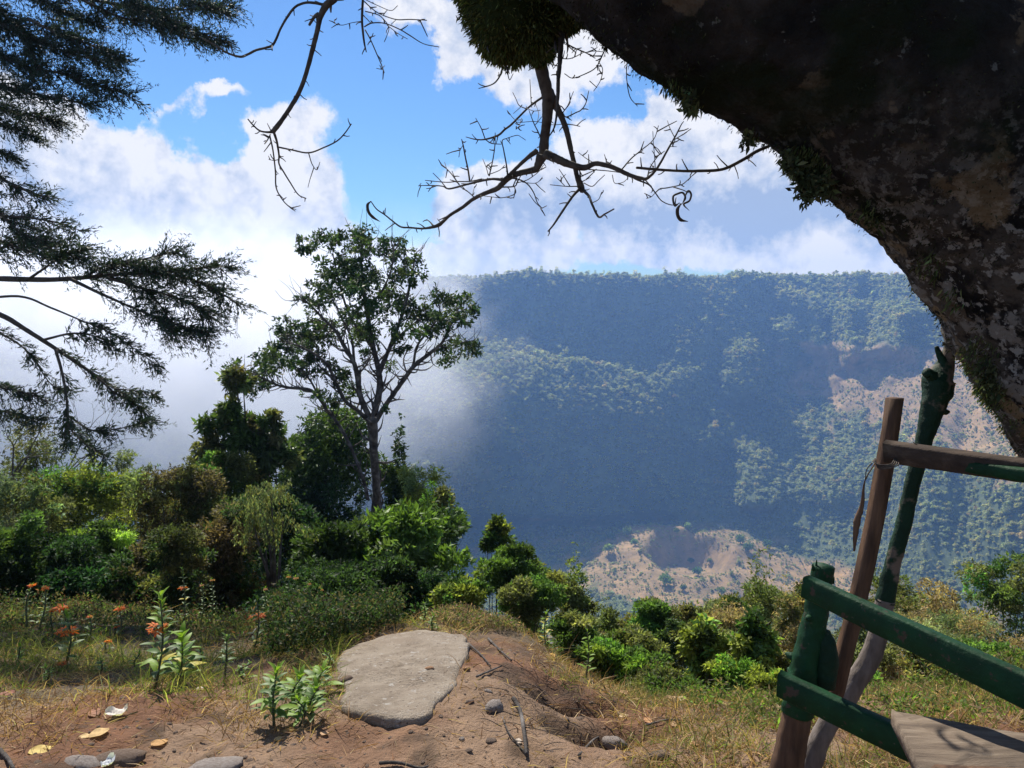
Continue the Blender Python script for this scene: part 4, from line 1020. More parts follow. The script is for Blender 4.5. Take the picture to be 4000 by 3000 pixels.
# dense dark evergreen behind the tall tree
plant('evergreen_bush', 'big dark evergreen bush around the foot of the tall tree', 'bush', 705, 985, 142, 92, 22, .15, DARK, 15000, .4, G_L, M_GLOSS, second=MID, share=.4, nsub=26, cluster=6)
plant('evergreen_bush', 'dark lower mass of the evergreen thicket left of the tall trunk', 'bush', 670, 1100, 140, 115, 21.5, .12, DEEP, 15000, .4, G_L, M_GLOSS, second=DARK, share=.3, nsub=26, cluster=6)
plant('evergreen_bush', 'green bush just right of the tall trunk', 'bush', 860, 1065, 52, 88, 21.5, .13, MID, 7000, .42, G_L, M_GLOSS, second=DARK, share=.4)
plant('feathery_bush', 'pale yellow green feathery bush right of the tall tree', 'bush', 900, 1075, 62, 92, 17, .10, GREYG, 7000, .22, G_L, second=YEL, share=.4, shell=.45, stems=10)
plant('feathery_bush', 'light green feathery bush sloping down above the glossy bush', 'bush', 950, 1120, 75, 72, 13.5, .08, FRESH, 8000, .3, G_L, second=OLIVE, share=.4)
plant('glossy_bush', 'glossy broadleaf bush with bright leaf rosettes in the middle', 'bush', 872, 1178, 148, 92, 10.2, .12, MID, 11000, .34, G_L, M_GLOSS, second=FRESH, share=.3, nsub=30, cluster=8, droop=.1)
plant('glossy_bush', 'dark blue green leafy bush below the twin trunks', 'bush', 700, 1195, 105, 70, 9.9, .11, DARK, 8500, .34, G_L, M_GLOSS, second=MID, share=.3, nsub=22, cluster=8, droop=.1)
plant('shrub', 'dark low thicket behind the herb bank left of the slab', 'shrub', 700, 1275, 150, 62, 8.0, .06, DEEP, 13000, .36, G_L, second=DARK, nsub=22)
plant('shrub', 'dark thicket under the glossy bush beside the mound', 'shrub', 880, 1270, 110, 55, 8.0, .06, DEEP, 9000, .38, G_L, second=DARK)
plant('small_tree', 'small rounded tree standing against the shaded crater wall', 'tree', 1072, 1155, 42, 38, 14, .09, MID, 3800, .42, G_L, second=YEL, share=.3)
plant('shrub', 'green bush below the small rounded tree', 'shrub', 1085, 1225, 78, 52, 11.5, .07, MID, 9000, .38, G_L, second=FRESH, share=.3)
plant('low_bush', 'low bush with a yellowed top just behind the mound crest', 'bush', 1000, 1278, 62, 34, 7.2, .055, MID, 6500, .42, G_L, second=YEL, share=.4)
plant('slope_bush', 'mottled green bush filling the dip right of the mound', 'bush', 1140, 1292, 80, 38, 8.4, .05, MID, 9000, .36, G_R, second=OLIVE, share=.4)
plant('slope_bush', 'tall olive bush with a thin dark stem in front of the cinder cone', 'bush', 1215, 1285, 72, 55, 9.6, .06, OLIVE, 8000, .34, G_R, second=DARK, share=.3)
plant('slope_bush', 'green bush left of the small dark trunked tree', 'bush', 1310, 1365, 80, 45, 8.2, .045, OLIVE, 8500, .34, G_R, second=MID)
plant('small_tree', 'small tree with two dark trunks on the right slope', 'tree', 1418, 1335, 56, 42, 8.0, .05, MID, 5500, .38, G_R, second=OLIVE, share=.5, stems=2, stemw=.035)
plant('slope_bush', 'olive bush top right of the dark trunked tree', 'bush', 1500, 1352, 62, 45, 9.4, .055, OLIVE, 6500, .32, G_R, second=GREYG, shell=.5)
plant('slope_bush', 'big rounded olive bush in front of the tan clearing', 'bush', 1625, 1312, 85, 48, 11, .065, OLIVE, 9000, .32, G_R, second=MID, share=.3, shell=.5)
plant('slope_bush', 'dry grey twiggy bush under the rounded olive bush', 'bush', 1590, 1365, 115, 60, 8.8, .05, GREYG, 8000, .24, G_R, second=DRY, share=.4, shell=.4, stems=14, stemw=.008)
plant('slope_bush', 'dry straw coloured bush left of the railing post', 'bush', 1705, 1360, 55, 85, 8.4, .05, DRY, 5200, .22, G_R, second=OLIVE, share=.5, shell=.4, stems=12, stemw=.008)
plant('low_bush', 'vivid green low bush nearest the bare mound', 'bush', 1308, 1412, 52, 32, 6.1, .04, FRESH, 5200, .42, G_R, second=MID, share=.4)
plant('low_bush', 'vivid green low bush at the foot of the dark trunked tree', 'bush', 1395, 1436, 55, 28, 5.7, .035, FRESH, 5200, .42, G_R, second=MID, share=.3)
plant('broadleaf_bush', 'broad leaved bush with pale leaf tips, the left of two', 'bush', 1520, 1400, 46, 42, 6.3, .07, MID, 2600, .5, G_R, M_GLOSS, second=YEL, share=.5, cluster=5, droop=.5)
plant('broadleaf_bush', 'broad leaved bush with pale leaf tips and a dark gap beneath, the right of two', 'bush', 1625, 1400, 58, 40, 6.2, .07, MID, 3200, .5, G_R, M_GLOSS, second=YEL, share=.5, cluster=5, droop=.5)
plant('low_bush', 'light yellow green bush below the two broad leaved bushes', 'bush', 1580, 1452, 46, 32, 5.5, .035, FRESH, 4200, .4, G_R, second=YEL, share=.4)
plant('low_bush', 'yellow green bush right beside the railing post', 'bush', 1655, 1482, 48, 32, 5.1, .035, FRESH, 4200, .4, G_R, second=YEL, share=.5)
plant('low_bush', 'dull green low bush between the mound and the litter patch', 'bush', 1440, 1480, 90, 26, 5.3, .03, OLIVE, 5200, .34, G_R, second=MID, share=.5)
plant('slope_bush', 'rust tinged green bush seen between the upper rails', 'bush', 1990, 1300, 120, 55, 13, .075, OLIVE, 8500, .34, G_R, second=DRY, share=.2)
plant('slope_bush', 'dark green bush behind the rails at the right edge', 'bush', 2180, 1265, 90, 60, 14, .08, MID, 6500, .36, G_R, second=OLIVE)
plant('slope_bush', 'tangle of dry grey brush above the middle rail', 'bush', 2060, 1375, 165, 60, 9.5, .055, GREYG, 10500, .22, G_R, second=DRY, share=.4, shell=.4, stems=18, stemw=.007)
plant('low_bush', 'dark green leafy patch at the right edge under dry brush', 'bush', 2160, 1418, 90, 30, 7.0, .045, MID, 5200, .42, G_R, second=DARK)
plant('low_bush', 'bright green low bush seen behind the bent pole foot', 'bush', 1880, 1500, 62, 34, 5.2, .035, FRESH, 4800, .4, G_R, second=OLIVE, share=.4)
plant('low_bush', 'pale green herb patch below the middle rail at the right', 'bush', 2050, 1500, 110, 40, 5.4, .035, OLIVE, 6000, .36, G_R, second=FRESH, share=.4)
plant('slope_bush', 'olive bush visible between stake and forked pole', 'bush', 1850, 1400, 80, 60, 7.8, .045, OLIVE, 6500, .34, G_R, second=GREYG, share=.4)
for (X_, Y_, rx_, ry_, d_, base_, sec_, lab_) in [(1245,1362,58,40,7.4,OLIVE,MID,'mottled bush on the shoulder between the mound and the vivid low bush'),(1360,1385,70,40,7.2,MID,OLIVE,'green bush just behind the two vivid low bushes'),
    (1470,1385,60,45,7.6,DARK,OLIVE,'dark bush under the right side of the dark trunked tree'),(1560,1330,60,36,12,OLIVE,GREYG,'distant olive bush left of the big rounded one'),
    (1700,1440,60,50,6.4,OLIVE,MID,'olive bush directly behind the railing post'),(1740,1300,60,60,11.5,OLIVE,DRY,'dry olive bush behind the splintered post top'),(1960,1420,90,45,7.2,OLIVE,DRY,'dry olive bush between the bent pole and the middle rail'),(1150,1240,46,36,12,OLIVE,MID,'airy olive bush behind the dip right of the mound')]:
    plant('slope_bush', lab_, 'bush', X_, Y_, rx_, ry_, d_, .048 if d_ < 9 else .07, base_, 6500, .34, G_R, second=sec_, share=.4, shell=.55, nsub=18)
# drooping pale shrub on pale trunks
root = thing('drooping_shrub', 'pale grey green drooping shrub on thin whitish trunks', 'shrub', P(590, 1290, 9.2))
b = B(); bs = B()
for k_ in range(46):
    X_ = rng.normal(568, 30); Y_ = rng.uniform(1040, 1150); c = P(X_, Y_, 9.0+rng.normal(0, .25))
    n_ = 70; t_ = rng.random((n_, 1)); side_ = np.array([rng.normal(0, .22), rng.normal(0, .12), 0])
    p_ = c+side_*t_+np.array([0, 0, -1])*(t_**1.7)*rng.uniform(.15, .42)+rng.normal(0, .02, (n_, 3))
    leaves(b, p_, unit(rdir(n_)*.6+np.array([0, 0, -.9])), rng.uniform(.03, .065, n_), .3, None, tint(GREYG if k_ % 3 else OLIVE, n_, .25), .1)
for (X0, Y0, X1, Y1) in [(588,1295,560,1075),(596,1290,585,1060),(600,1290,545,1120),(585,1292,575,1190),(600,1292,612,1120)]:
    tube(bs, [P(X0, Y0, 9.2), P((X0+X1)/2+rng.normal(0, 6), (Y0+Y1)/2, 9.1), P(X1, Y1, 9.0)], [.022, .016, .006], 6, (1,1,1), .15, 6)
b.build('crown', M_LEAF, root); bs.build('trunk', M_TRUNK, root, smooth=True)
# bare leafless trees at the left
def bare_tree(label, X, Y, hpx, d, seed, lean=0):
    root = thing('bare_tree', label, 'tree', P(X, Y, d)); r0 = random.Random(seed); b = B()
    def grow(p, dr, L_, w, dep):
        q_ = p+dr*L_; m_ = (p+q_)/2+np.array([r0.gauss(0, .04), r0.gauss(0, .04), r0.gauss(0, .03)])*L_
        tube(b, [p, m_, q_], [w, w*.8, w*.62], 6 if dep < 2 else 4, (1,1,1), .1, 4, True, seed)
        if dep < 5:
            for k_ in range(2 if dep else 3):
                nd_ = unit(dr+np.array([r0.gauss(0, .45), r0.gauss(0, .35), r0.gauss(.05, .3)])); grow(q_, nd_, L_*r0.uniform(.6, .85), w*.6, dep+1)
    h = S(hpx, d); grow(P(X, Y, d)+np.array([0, 0, -.4]), unit(np.array([lean, 0, 1.])), h*.3+.4, h*.02, 0)
    b.build('branch', M_TRUNK, root, smooth=True)
bare_tree('leafless grey tree leaning right above the left slope bushes', 105, 1060, 150, 16, 3, .5)
bare_tree('leafless grey tree at the left edge with thin upright branches', 22, 1090, 190, 15.5, 8, .1)

# ------------------------------------------------------------------ the tall tree in the middle
DM = 20.0
mt = thing('tall_tree', 'tall forked tree with open leafy crown beside the drifting cloud', 'tree', P(812, 1125, DM))
def limb(name, lines, d=DM, mat=M_TRUNK):
    b = B(); r0 = random.Random(len(lines)*7)
    tips = []
    for ln_ in lines:
        dz = r0.uniform(-1.1, 1.1); n_ = len(ln_)
        pts = [P(x, y, d+dz*(i/(n_-1))) for i, (x, y, w) in enumerate(ln_)]
        pp, rr_ = tube(b, pts, [S(w*.5, d) for _, _, w in ln_], 8, (1,1,1), .14, 6, True, int(ln_[0][0]))
        tips.append(pp)
        for k_ in range(4, len(pp), 2):
            for _ in range(2):
                dr = unit(unit(pp[k_]-pp[k_-1])*.5+rdir(1)[0]*.8+np.array([0, 0, .25])); L_ = S(r0.uniform(22, 60), d)
                a_ = pp[k_]; m_ = a_+dr*L_*.5+rng.normal(0, .05, 3); e = a_+dr*L_+np.array([0, 0, .1])
                tube(b, [a_, m_, e], [rr_[k_]*.35+.004, rr_[k_]*.22+.003, .004], 4, (1,1,1), 0, 3)
    b.build(name, mat, mt, smooth=True); return tips
limb('trunk', [[(822,1150,20),(816,1100,19),(812,1040,18),(808,980,18),(806,940,20),(803,905,24)],[(806,1150,15),(808,1100,13),(812,1050,10)],[(795,1080,8),(786,1040,8),(766,985,7),(742,935,8),(722,905,7),(705,885,8)]])
limb('limb', [[(804,915,16),(812,880,15),(820,840,14),(818,800,12),(806,750,11),(795,690,9),(786,630,7),(780,560,5),(786,505,3)],
 [(817,812,11),(838,760,9),(862,700,7),(880,640,6),(892,580,4),(900,545,2)],[(818,800,8),(850,740,6),(905,690,4)],[(806,750,7),(760,690,5),(735,620,4),(720,550,2)],[(792,670,6),(830,620,4),(850,560,3),(845,520,2)]])
limb('limb', [[(806,918,13),(830,880,11),(852,848,10),(878,812,10),(895,790,9),(930,762,8),(955,740,6),(975,700,5),(990,665,3)],[(893,792,6),(900,750,5),(925,715,4),(950,680,3),(945,645,2)],[(935,760,5),(980,745,4),(1025,735,2)],[(880,810,4),(872,775,3),(890,745,2)]])
limb('limb', [[(800,905,13),(780,860,12),(772,815,11),(765,785,10),(742,745,9),(725,715,7),(700,690,6),(665,655,4),(640,645,2)],[(765,785,7),(760,735,5),(740,690,4),(715,640,3)],[(770,812,5),(790,790,4),(800,770,3)]])
limb('limb', [[(800,912,11),(770,885,9),(745,865,8),(725,825,8),(708,790,6),(680,765,5),(640,745,3),(610,740,2)],[(725,825,5),(690,790,3),(670,750,2)]])
limb('limb', [[(705,885,8),(690,860,8),(668,842,7),(630,838,6),(600,832,5),(565,815,4),(530,800,2)],[(690,860,5),(665,815,4),(620,780,3),(590,770,2)],[(600,832,4),(560,845,2)]])
b = B()
blobs = [(700,520,42),(668,535,30),(755,522,42),(790,510,22),(845,530,40),(868,552,38),(888,590,36),(725,580,58),(785,590,55),(845,610,58),(700,625,45),(755,650,62),(820,660,60),(870,660,40),
 (665,690,62),(625,715,40),(700,720,58),(755,715,50),(800,720,42),(640,760,46),(590,765,28),(560,795,40),(525,805,34),(500,800,16),(600,800,44),(565,830,30),(545,845,18),(690,775,44),(730,805,38),(665,800,32),
 (760,850,28),(735,870,26),(925,665,32),(950,650,30),(985,655,32),(1005,685,32),(1025,672,18),(965,700,40),(930,705,34),(995,740,34),(1022,755,24),(975,775,24),(955,760,18),(900,720,26),(890,680,26),(850,720,26),(865,755,22),(790,770,24),(842,790,14),(700,850,20),(830,880,10),
 (780,545,38),(648,515,14),(905,560,16),(618,688,10),(1010,645,12),(870,520,12)]
for (X_, Y_, r_) in blobs:
    dz = rng.normal(0, 1.0); c = P(X_, Y_, DM+dz); rr_ = S(r_, DM)
    crown(b, c, (rr_, rr_*1.2, rr_*.8), int(r_*r_*.33)+24, .115, (.030, .055, .020), .42, 9, int(X_+Y_), .3, .3, second=(.06, .09, .03), share=.3, cluster=6, shell=.6)
b.build('crown', M_GLOSS, mt)

# ------------------------------------------------------------------ cypress boughs reaching in from the left
cyp = thing('cypress_tree', 'dark cypress with feathery boughs reaching in from the left edge', 'tree', P(-420, 1500, 7.5))
cyp.location.z = float(ground(cyp.location.x, cyp.location.y))
b = B(); tx = P(-420, 600, 7.5)
tube(b, [np.array([tx[0]-.1, tx[1], cyp.location.z-.3]), tx, P(-400, -400, 7.6), P(-390, -1100, 7.7)], [.28, .2, .14, .06], 12, (1,1,1), .12, 8); b.build('trunk', M_TRUNK, cyp, smooth=True)
def spray(bl, pts, n_tw, tw_len, dens, colr, d0, wdroop=.1, fan=.5):
    """flat feathery sprays along a bough"""
    pts = np.asarray(pts)
    seg = np.linalg.norm(np.diff(pts, axis=0), axis=1); cum = np.concatenate([[0], np.cumsum(seg)])/seg.sum()
    for k_ in range(n_tw):
        t_ = rng.uniform(.02, 1.0)**.8; i_ = min(np.searchsorted(cum, t_)-1, len(seg)-1); i_ = max(i_, 0)
        f = (t_-cum[i_])/max(cum[i_+1]-cum[i_], 1e-6); p_ = pts[i_]*(1-f)+pts[i_+1]*f; tg = unit(pts[i_+1]-pts[i_])
        L_ = tw_len*rng.uniform(.5, 1.2)*(1-.35*t_)
        dr = unit(tg*.85+rdir(1)[0]*np.array([.8, .9, .75])+np.array([0, 0, -wdroop]))
        m = max(3, int(dens*L_/.05)); s_ = np.linspace(.12, 1, m)[:, None]
        ax = p_+dr*L_*s_+np.array([0, 0, -1])*wdroop*L_*s_**2*.7
        tube(bl[1], [p_, (p_+ax[-1])/2+np.array([0, 0, .01]), ax[-1]], [.0045, .003, .0015], 4)
        side = unit(np.cross(dr, unit(np.array([0, 0.3, 1])+rdir(1)[0]*.6)))
        for sg in (-1, 1):
            dd = unit(dr*.8+side*sg*fan+rng.normal(0, .28, (m, 3)))
            # each sub-spray carries several scale-leaf fingers
            for q_ in range(4):
                o_ = dd*rng.uniform(0, .055, (m, 1))
                d2 = unit(dd+rng.normal(0, .42, (m, 3)))
                leaves(bl[0], ax+o_, d2, rng.uniform(.022, .058, m)*(1.25-.5*s_[:, 0]), .25, None, tint(colr, m, .3, .08), .08)
def bough(lines, d, n_tw, tw_len, dens, colr=(.030, .05, .03), wdroop=.1, name='bough'):
    bw = B(); bl = (B(), bw)
    for ln_ in lines:
        dz = rng.uniform(-.5, .5); n_ = len(ln_[0])
        pts = np.array([P(x, y, d+dz*(i/(n_-1))) for i, (x, y) in enumerate(ln_[0])])
        w0 = S(ln_[1]*.5, d)
        pp, _ = tube(bw, pts, np.linspace(w0, max(w0*.2, .002), n_), 7, (1,1,1), .12, 6)
        spray(bl, pp[int(ln_[2]*len(pp)):], int(n_tw*1.45*ln_[3]), tw_len*ln_[4], dens, colr, d, wdroop)
    bo = bw.build(name, M_TWIG, cyp, smooth=True); bl[0].build('foliage', M_CONIFER, bo)
# (points), width, start of foliage, amount, twig length
bough([([(-120,598),(0,602),(110,604),(200,598),(300,590),(400,600),(470,630),(515,658)],14,.35,1.5,1),
       ([(200,600),(250,575),(310,560),(360,548),(398,540)],7,.1,.8,.7),([(230,600),(300,620),(370,640),(420,660),(462,690)],7,.1,1.2,1),
       ([(300,595),(380,585),(440,578),(500,575)],6,.1,1.0,.8),([(150,602),(230,640),(300,670),(380,700),(445,722)],8,.3,1.2,.9),([(60,604),(110,570),(150,545),(190,540)],6,.2,.6,.8),([(-60,560),(20,530),(80,520),(120,530)],8,.1,.9,1),([(330,640),(360,680),(370,720),(375,745)],4,.1,.4,.6),([(180,600),(240,570),(290,575),(340,585)],6,.0,1.0,.7)], 7.6, 46, .42, 1.0, wdroop=.15)
bough([([(-110,640),(0,680),(60,715),(130,760),(190,800),(250,840),(300,880),(335,915)],13,.35,1.3,.7),
       ([(-70,650),(40,640),(110,665),(170,690),(240,720),(300,760),(340,790)],6,.4,1.1,.6),([(90,735),(160,720),(215,730),(250,755)],6,.2,.7,.6),
       ([(210,815),(250,850),(290,870),(310,890)],5,.1,.6,.6),([(-60,700),(0,720),(60,760),(110,830),(150,850)],6,.1,.8,.6),([(250,840),(300,845),(330,850)],4,.1,.4,.5)], 7.2, 34, .34, .8, wdroop=.2)
bough([([(120,755),(135,810),(145,870),(150,920),(175,950),(225,985)],7,.1,1.1,.6),([(147,890),(140,940),(150,965)],5,.1,.5,.6),([(-80,800),(0,835),(60,850),(110,870)],7,.2,.9,.7),([(-60,880),(20,890),(80,905)],6,.2,.8,.6),([(150,900),(200,930),(260,925),(320,912)],5,.1,.9,.5)], 7.0, 34, .32, .9, wdroop=.25)
bough([([(-120,340),(-30,370),(30,400),(80,420),(105,425)],10,.2,1.0,.7),([(-60,440),(0,465),(60,470),(120,480),(180,500)],8,.1,1.0,.7),([(-100,400),(-20,440),(40,500),(100,520)],9,.1,1.1,.8),([(0,470),(60,488),(110,505),(150,520)],4,.2,.4,.5),([(-80,480),(0,520),(70,545),(130,560),(200,555)],8,.1,1.0,.9),([(-60,300),(0,330),(40,345)],6,.1,.6,.6)], 7.8, 34, .4, .9, wdroop=.15)
BLU = (.028, .045, .033)
bough([([(-160,-60),(-60,10),(20,60),(100,95),(170,120),(240,132)],12,.1,1.8,1),([(-120,60),(-20,110),(60,145),(140,160),(210,185),(280,205)],10,.1,1.8,.9),
       ([(-120,130),(-20,180),(60,200),(130,215),(200,225)],9,.1,1.3,.8),([(-100,200),(0,235),(70,250),(130,262)],8,.1,1.2,.8),([(60,40),(120,70),(190,95),(265,128)],7,.1,1.3,.7),([(-80,-20),(0,30),(60,80),(70,150)],8,.0,1.4,.9),([(-60,230),(0,265),(50,285),(75,295)],6,.1,.7,.6)], 8.2, 62, .42, 1.0, BLU)
bough([([(-60,-80),(60,-50),(160,-10),(260,10),(360,20),(440,20),(505,12)],10,.1,1.8,.9),([(80,-60),(180,0),(270,40),(350,50),(400,80),(470,90)],8,.2,1.6,.8),([(180,-80),(260,-20),(330,30),(380,60)],8,.1,1.4,.8),([(0,-60),(80,-10),(140,30),(210,50)],8,.0,1.4,.9),([(300,20),(370,45),(430,70),(490,92)],5,.1,.9,.6),([(260,-60),(360,-30),(430,5),(480,25)],7,.1,1.2,.8)], 8.6, 58, .4, 1.0, BLU)

# ------------------------------------------------------------------ slab, rocks, sticks and litter on the ground
def gp(X, Y):
    """the ground point seen at frame (X, Y)"""
    d = np.linspace(1.8, 14, 700); p_ = np.array([P(X, Y, t) for t in d]); g_ = ground(p_[:, 0], p_[:, 1])
    k_ = np.argmax(p_[:, 2] <= g_) if (p_[:, 2] <= g_).any() else int(np.argmin(p_[:, 2]-g_)); return np.array([p_[k_, 0], p_[k_, 1], g_[k_]])
slab = thing('flat_rock', 'large flat pale tan rock slab set in the dirt mound', 'rock', gp(880, 1480))
outl = [(728,1470),(722,1445),(735,1418),(775,1398),(830,1382),(900,1371),(960,1371),(1000,1380),(1012,1400),(1003,1432),(990,1470),(965,1510),(935,1548),(900,1566),(850,1574),(800,1570),(768,1556),(748,1538),(740,1512),(746,1490)]
b = B(); O3 = np.array([gp(x, y) for x, y in outl]); n_ = len(O3)
# finer outline, inner rings with a gently uneven top
ext = np.concatenate([[O3[i]*(1-t)+O3[(i+1) % n_]*t for t in (0, .25, .5, .75)] for i in range(n_)]); m_ = len(ext); cen = ext.mean(0)
ext = ext+np.stack([fbm(ext[:, 0]*14, ext[:, 1]*14, 0, 3, 91)-.5, fbm(ext[:, 0]*14, ext[:, 1]*14, 5, 3, 92)-.5, np.zeros(m_)], -1)*.07
A_ = np.c_[ext[:, 0], ext[:, 1], np.ones(m_)]; co_, *_r = np.linalg.lstsq(A_, ext[:, 2], rcond=None)
rings = []
for f, up in [(1.01, -.12), (1.012, .004), (1.0, .026), (.985, .034)]+[(t, .042) for t in np.linspace(.9, .04, 22)]:
    r_ = cen+(ext-cen)*f; pl = r_[:, 0]*co_[0]+r_[:, 1]*co_[1]+co_[2]
    r_[:, 2] = pl+up*(.7 if up > 0 else 1)+(fbm(r_[:, 0]*3, r_[:, 1]*3, 0, 3, 93)-.5)*.022+(fbm(r_[:, 0]*22, r_[:, 1]*22, 0, 3, 94)-.5)*.007
    if f < .99: r_[:, 2] = np.maximum(r_[:, 2], ground(r_[:, 0], r_[:, 1])+.012)
    rings.append(r_)
V = np.concatenate(rings+[[np.array([cen[0], cen[1], rings[-1][:, 2].mean()])]])
k_ = np.arange(len(rings)-1)[:, None]*m_; j_ = np.arange(m_)[None]
q_ = np.stack([k_+j_, k_+(j_+1) % m_, k_+m_+(j_+1) % m_, k_+m_+j_], -1).reshape(-1, 4)
l0 = (len(rings)-1)*m_; t_ = [(l0+i, l0+(i+1) % m_, len(V)-1) for i in range(m_)]
b.add(V, q_, t_); b.build('slab', M_SLAB, slab, smooth=True)

def stone_mesh(seed, rough=.35, flat=.6):
    b = B(); r0 = np.random.default_rng(seed)
    uu, vv = np.meshgrid(np.linspace(0, 2*np.pi, 15)[:-1], np.linspace(.05, np.pi-.05, 9), indexing='ij')
    dd = np.stack([np.cos(uu)*np.sin(vv), np.sin(uu)*np.sin(vv), np.cos(vv)], -1)
    pl = unit(r0.normal(size=(9, 3))); h = r0.uniform(.62, .95, 9)
    r_ = np.min(h/np.maximum((dd[..., None, :]*pl).sum(-1), .3), -1); r_ = np.minimum(r_, 1.05)
    V = dd*r_[..., None]*(1+(fbm(dd[..., 0]*3+seed, dd[..., 1]*3, dd[..., 2]*3, 3, seed)-.5)*rough)[..., None]*np.array([1, 1, flat])
    i_ = np.arange(14*9).reshape(14, 9); j_ = np.roll(i_, -1, 0)
    b.add(V.reshape(-1, 3), np.stack([i_[:, :-1], j_[:, :-1], j_[:, 1:], i_[:, 1:]], -1).reshape(-1, 4),
          [(j, i, 14*9) for i, j in zip(i_[:, 0], j_[:, 0])]+[(i, j, 14*9+1) for i, j in zip(i_[:, -1], j_[:, -1])])
    b.add([V[:, 0].mean(0), V[:, -1].mean(0)], None, None)
    me = b.mesh('stone'); me.materials.append(M_ROCK); return me
SM = [stone_mesh(s_) for s_ in range(5)]
def stone(X, Y, wpx, asp, rz, label, k_=0, zs=.6, name='stone', lift=.2, tilt=(0, 0), mat=None):
    p_ = gp(X, Y); r_ = S(wpx*.5, p_[1]); me = SM[k_]
    if mat: me = me.copy(); me.materials.clear(); me.materials.append(mat)
    linkmesh(name, me, None, p_+np.array([0, 0, r_*lift*zs]), (tilt[0], tilt[1], rz), (r_, r_*asp, r_*zs*1.3), label=label, category='stone', group='stones on the dirt mound')
M_ROCKL = tex_mat('pale_field_rock', [(.3, (.24, .19, .16)), (.7, (.42, .37, .33))], 9, .9, .9, 50, bdist=.012)
M_ROCKO = tex_mat('orange_field_rock', [(.3, (.30, .15, .07)), (.7, (.48, .30, .18))], 9, .9, .9, 50, bdist=.012)
stone(1068, 1538, 62, .62, 1.05, 'oblong grey brown stone standing out beside the eroded hollow', 0, .8, mat=M_ROCKL)
stone(1012, 1518, 30, .5, .6, 'long flat stone above the oblong one', 1, .5)
stone(1055, 1496, 24, .5, 2.4, 'pale sliver of stone between the sticks', 2, .5, mat=M_ROCKL)
stone(928, 1450, 24, .8, .3, 'small angular orange stone on the mound right of the slab', 3, .7, mat=M_ROCKO)
stone(1008, 1448, 20, .8, .3, 'small orange brown stone among twigs above the hollow', 3, .8, mat=M_ROCKO)
stone(998, 1603, 16, .9, 1.3, 'little white stone under the oblong stone', 4, .7, mat=M_ROCKL)
stone(828, 1372, 22, .5, .2, 'small pale stone at the back edge of the slab', 2, .5, mat=M_ROCKL)
stone(258, 1642, 130, .5, .2, 'half buried grey rock at the bottom left corner', 0, .4, name='rock', lift=-.1)
stone(180, 1652, 120, .5, 2.9, 'flat buried rock next to the yellow leaf at the lower left', 2, .35, name='rock', lift=-.1, mat=M_ROCKL)
stone(455, 1655, 150, .5, .4, 'broad buried rock at the bottom edge left of centre', 1, .3, name='rock', lift=-.15, mat=M_ROCKL)
stone(1325, 1612, 80, .4, 2.6, 'root like pale ridge of rock right of the hollow', 1, .5, name='rock', lift=0, mat=M_ROCKL)
stone(1425, 1640, 60, .6, .3, 'dark brown stone low on the right of the mound', 3, .5)
stone(745, 1478, 50, .6, .9, 'rough brown rock wedged against the left edge of the slab', 3, .7, name='rock')
# sticks
def stick(pts, w, label, lift=.012, col_=(1, 1, 1), mat=M_TRUNK):
    P3 = [gp(x, y)+np.array([0, 0, lift]) for x, y in pts]; b = B()
    tube(b, P3, np.linspace(w, w*.6, len(pts)), 7, col_, .15, 6); o = b.build('stick', mat, None, smooth=True)
    o['label'] = label; o['category'] = 'stick'; o['group'] = 'sticks lying on the ground'
stick([(1108,1518),(1122,1540),(1130,1580),(1137,1640)], .011, 'long bent stick running down from the hollow', .02)
stick([(895,1642),(935,1638),(985,1642),(1028,1646)] if False else [(820,1655),(860,1662),(905,1668),(925,1666)], .007, 'short straw coloured stick at the bottom edge', .012)
stick([(1030,1468),(1060,1455),(1085,1445)], .006, 'yellow stick above the oblong stone', .015)
stick([(1055,1385),(1080,1410),(1105,1432)], .008, 'dark slanting stick near the mound crest')
stick([(1012,1395),(1040,1420),(1060,1445)], .006, 'thin pale root lying right of the slab')
stick([(1140,1640),(1100,1590),(1085,1555)], .004, 'thin twig leaning toward the bent stick')
stick([(1395,1575),(1440,1560),(1470,1562)], .005, 'thin reddish twig in the right litter')
stick([(575,1332),(640,1336),(700,1338)], .007, 'dead grey branch lying behind the orange flowers', .06)
stick([(545,1395),(565,1365),(575,1335)], .007, 'broken dead branch slanting beside the dead grey one', .08)
stick([(1250,1640),(1290,1610),(1335,1600)], .006, 'grey twig across the dark erosion gully')
stick([(0,1632),(18,1650),(30,1668)], .01, 'dark stick in the bottom left corner')
rb = B(); r0 = random.Random(5)
for k_ in range(60):
    X_, Y_ = r0.uniform(1080, 1340), r0.uniform(1440, 1620); p_ = gp(X_, Y_)+np.array([0, 0, .012]); q_ = p_+np.array([r0.gauss(0, .09), r0.gauss(0, .05), 0]); q_[2] = float(ground(q_[0], q_[1]))+r0.uniform(.002, .03)
    m_ = (p_+q_)/2+np.array([r0.gauss(0, .015), 0, r0.uniform(0, .02)]); tube(rb, [p_, m_, q_], [.0022, .0018, .0008], 4, (1, 1, 1), 0, 4)
ro = rb.build('roots', M_TWIG, None, smooth=True); ro['kind'] = 'stuff'
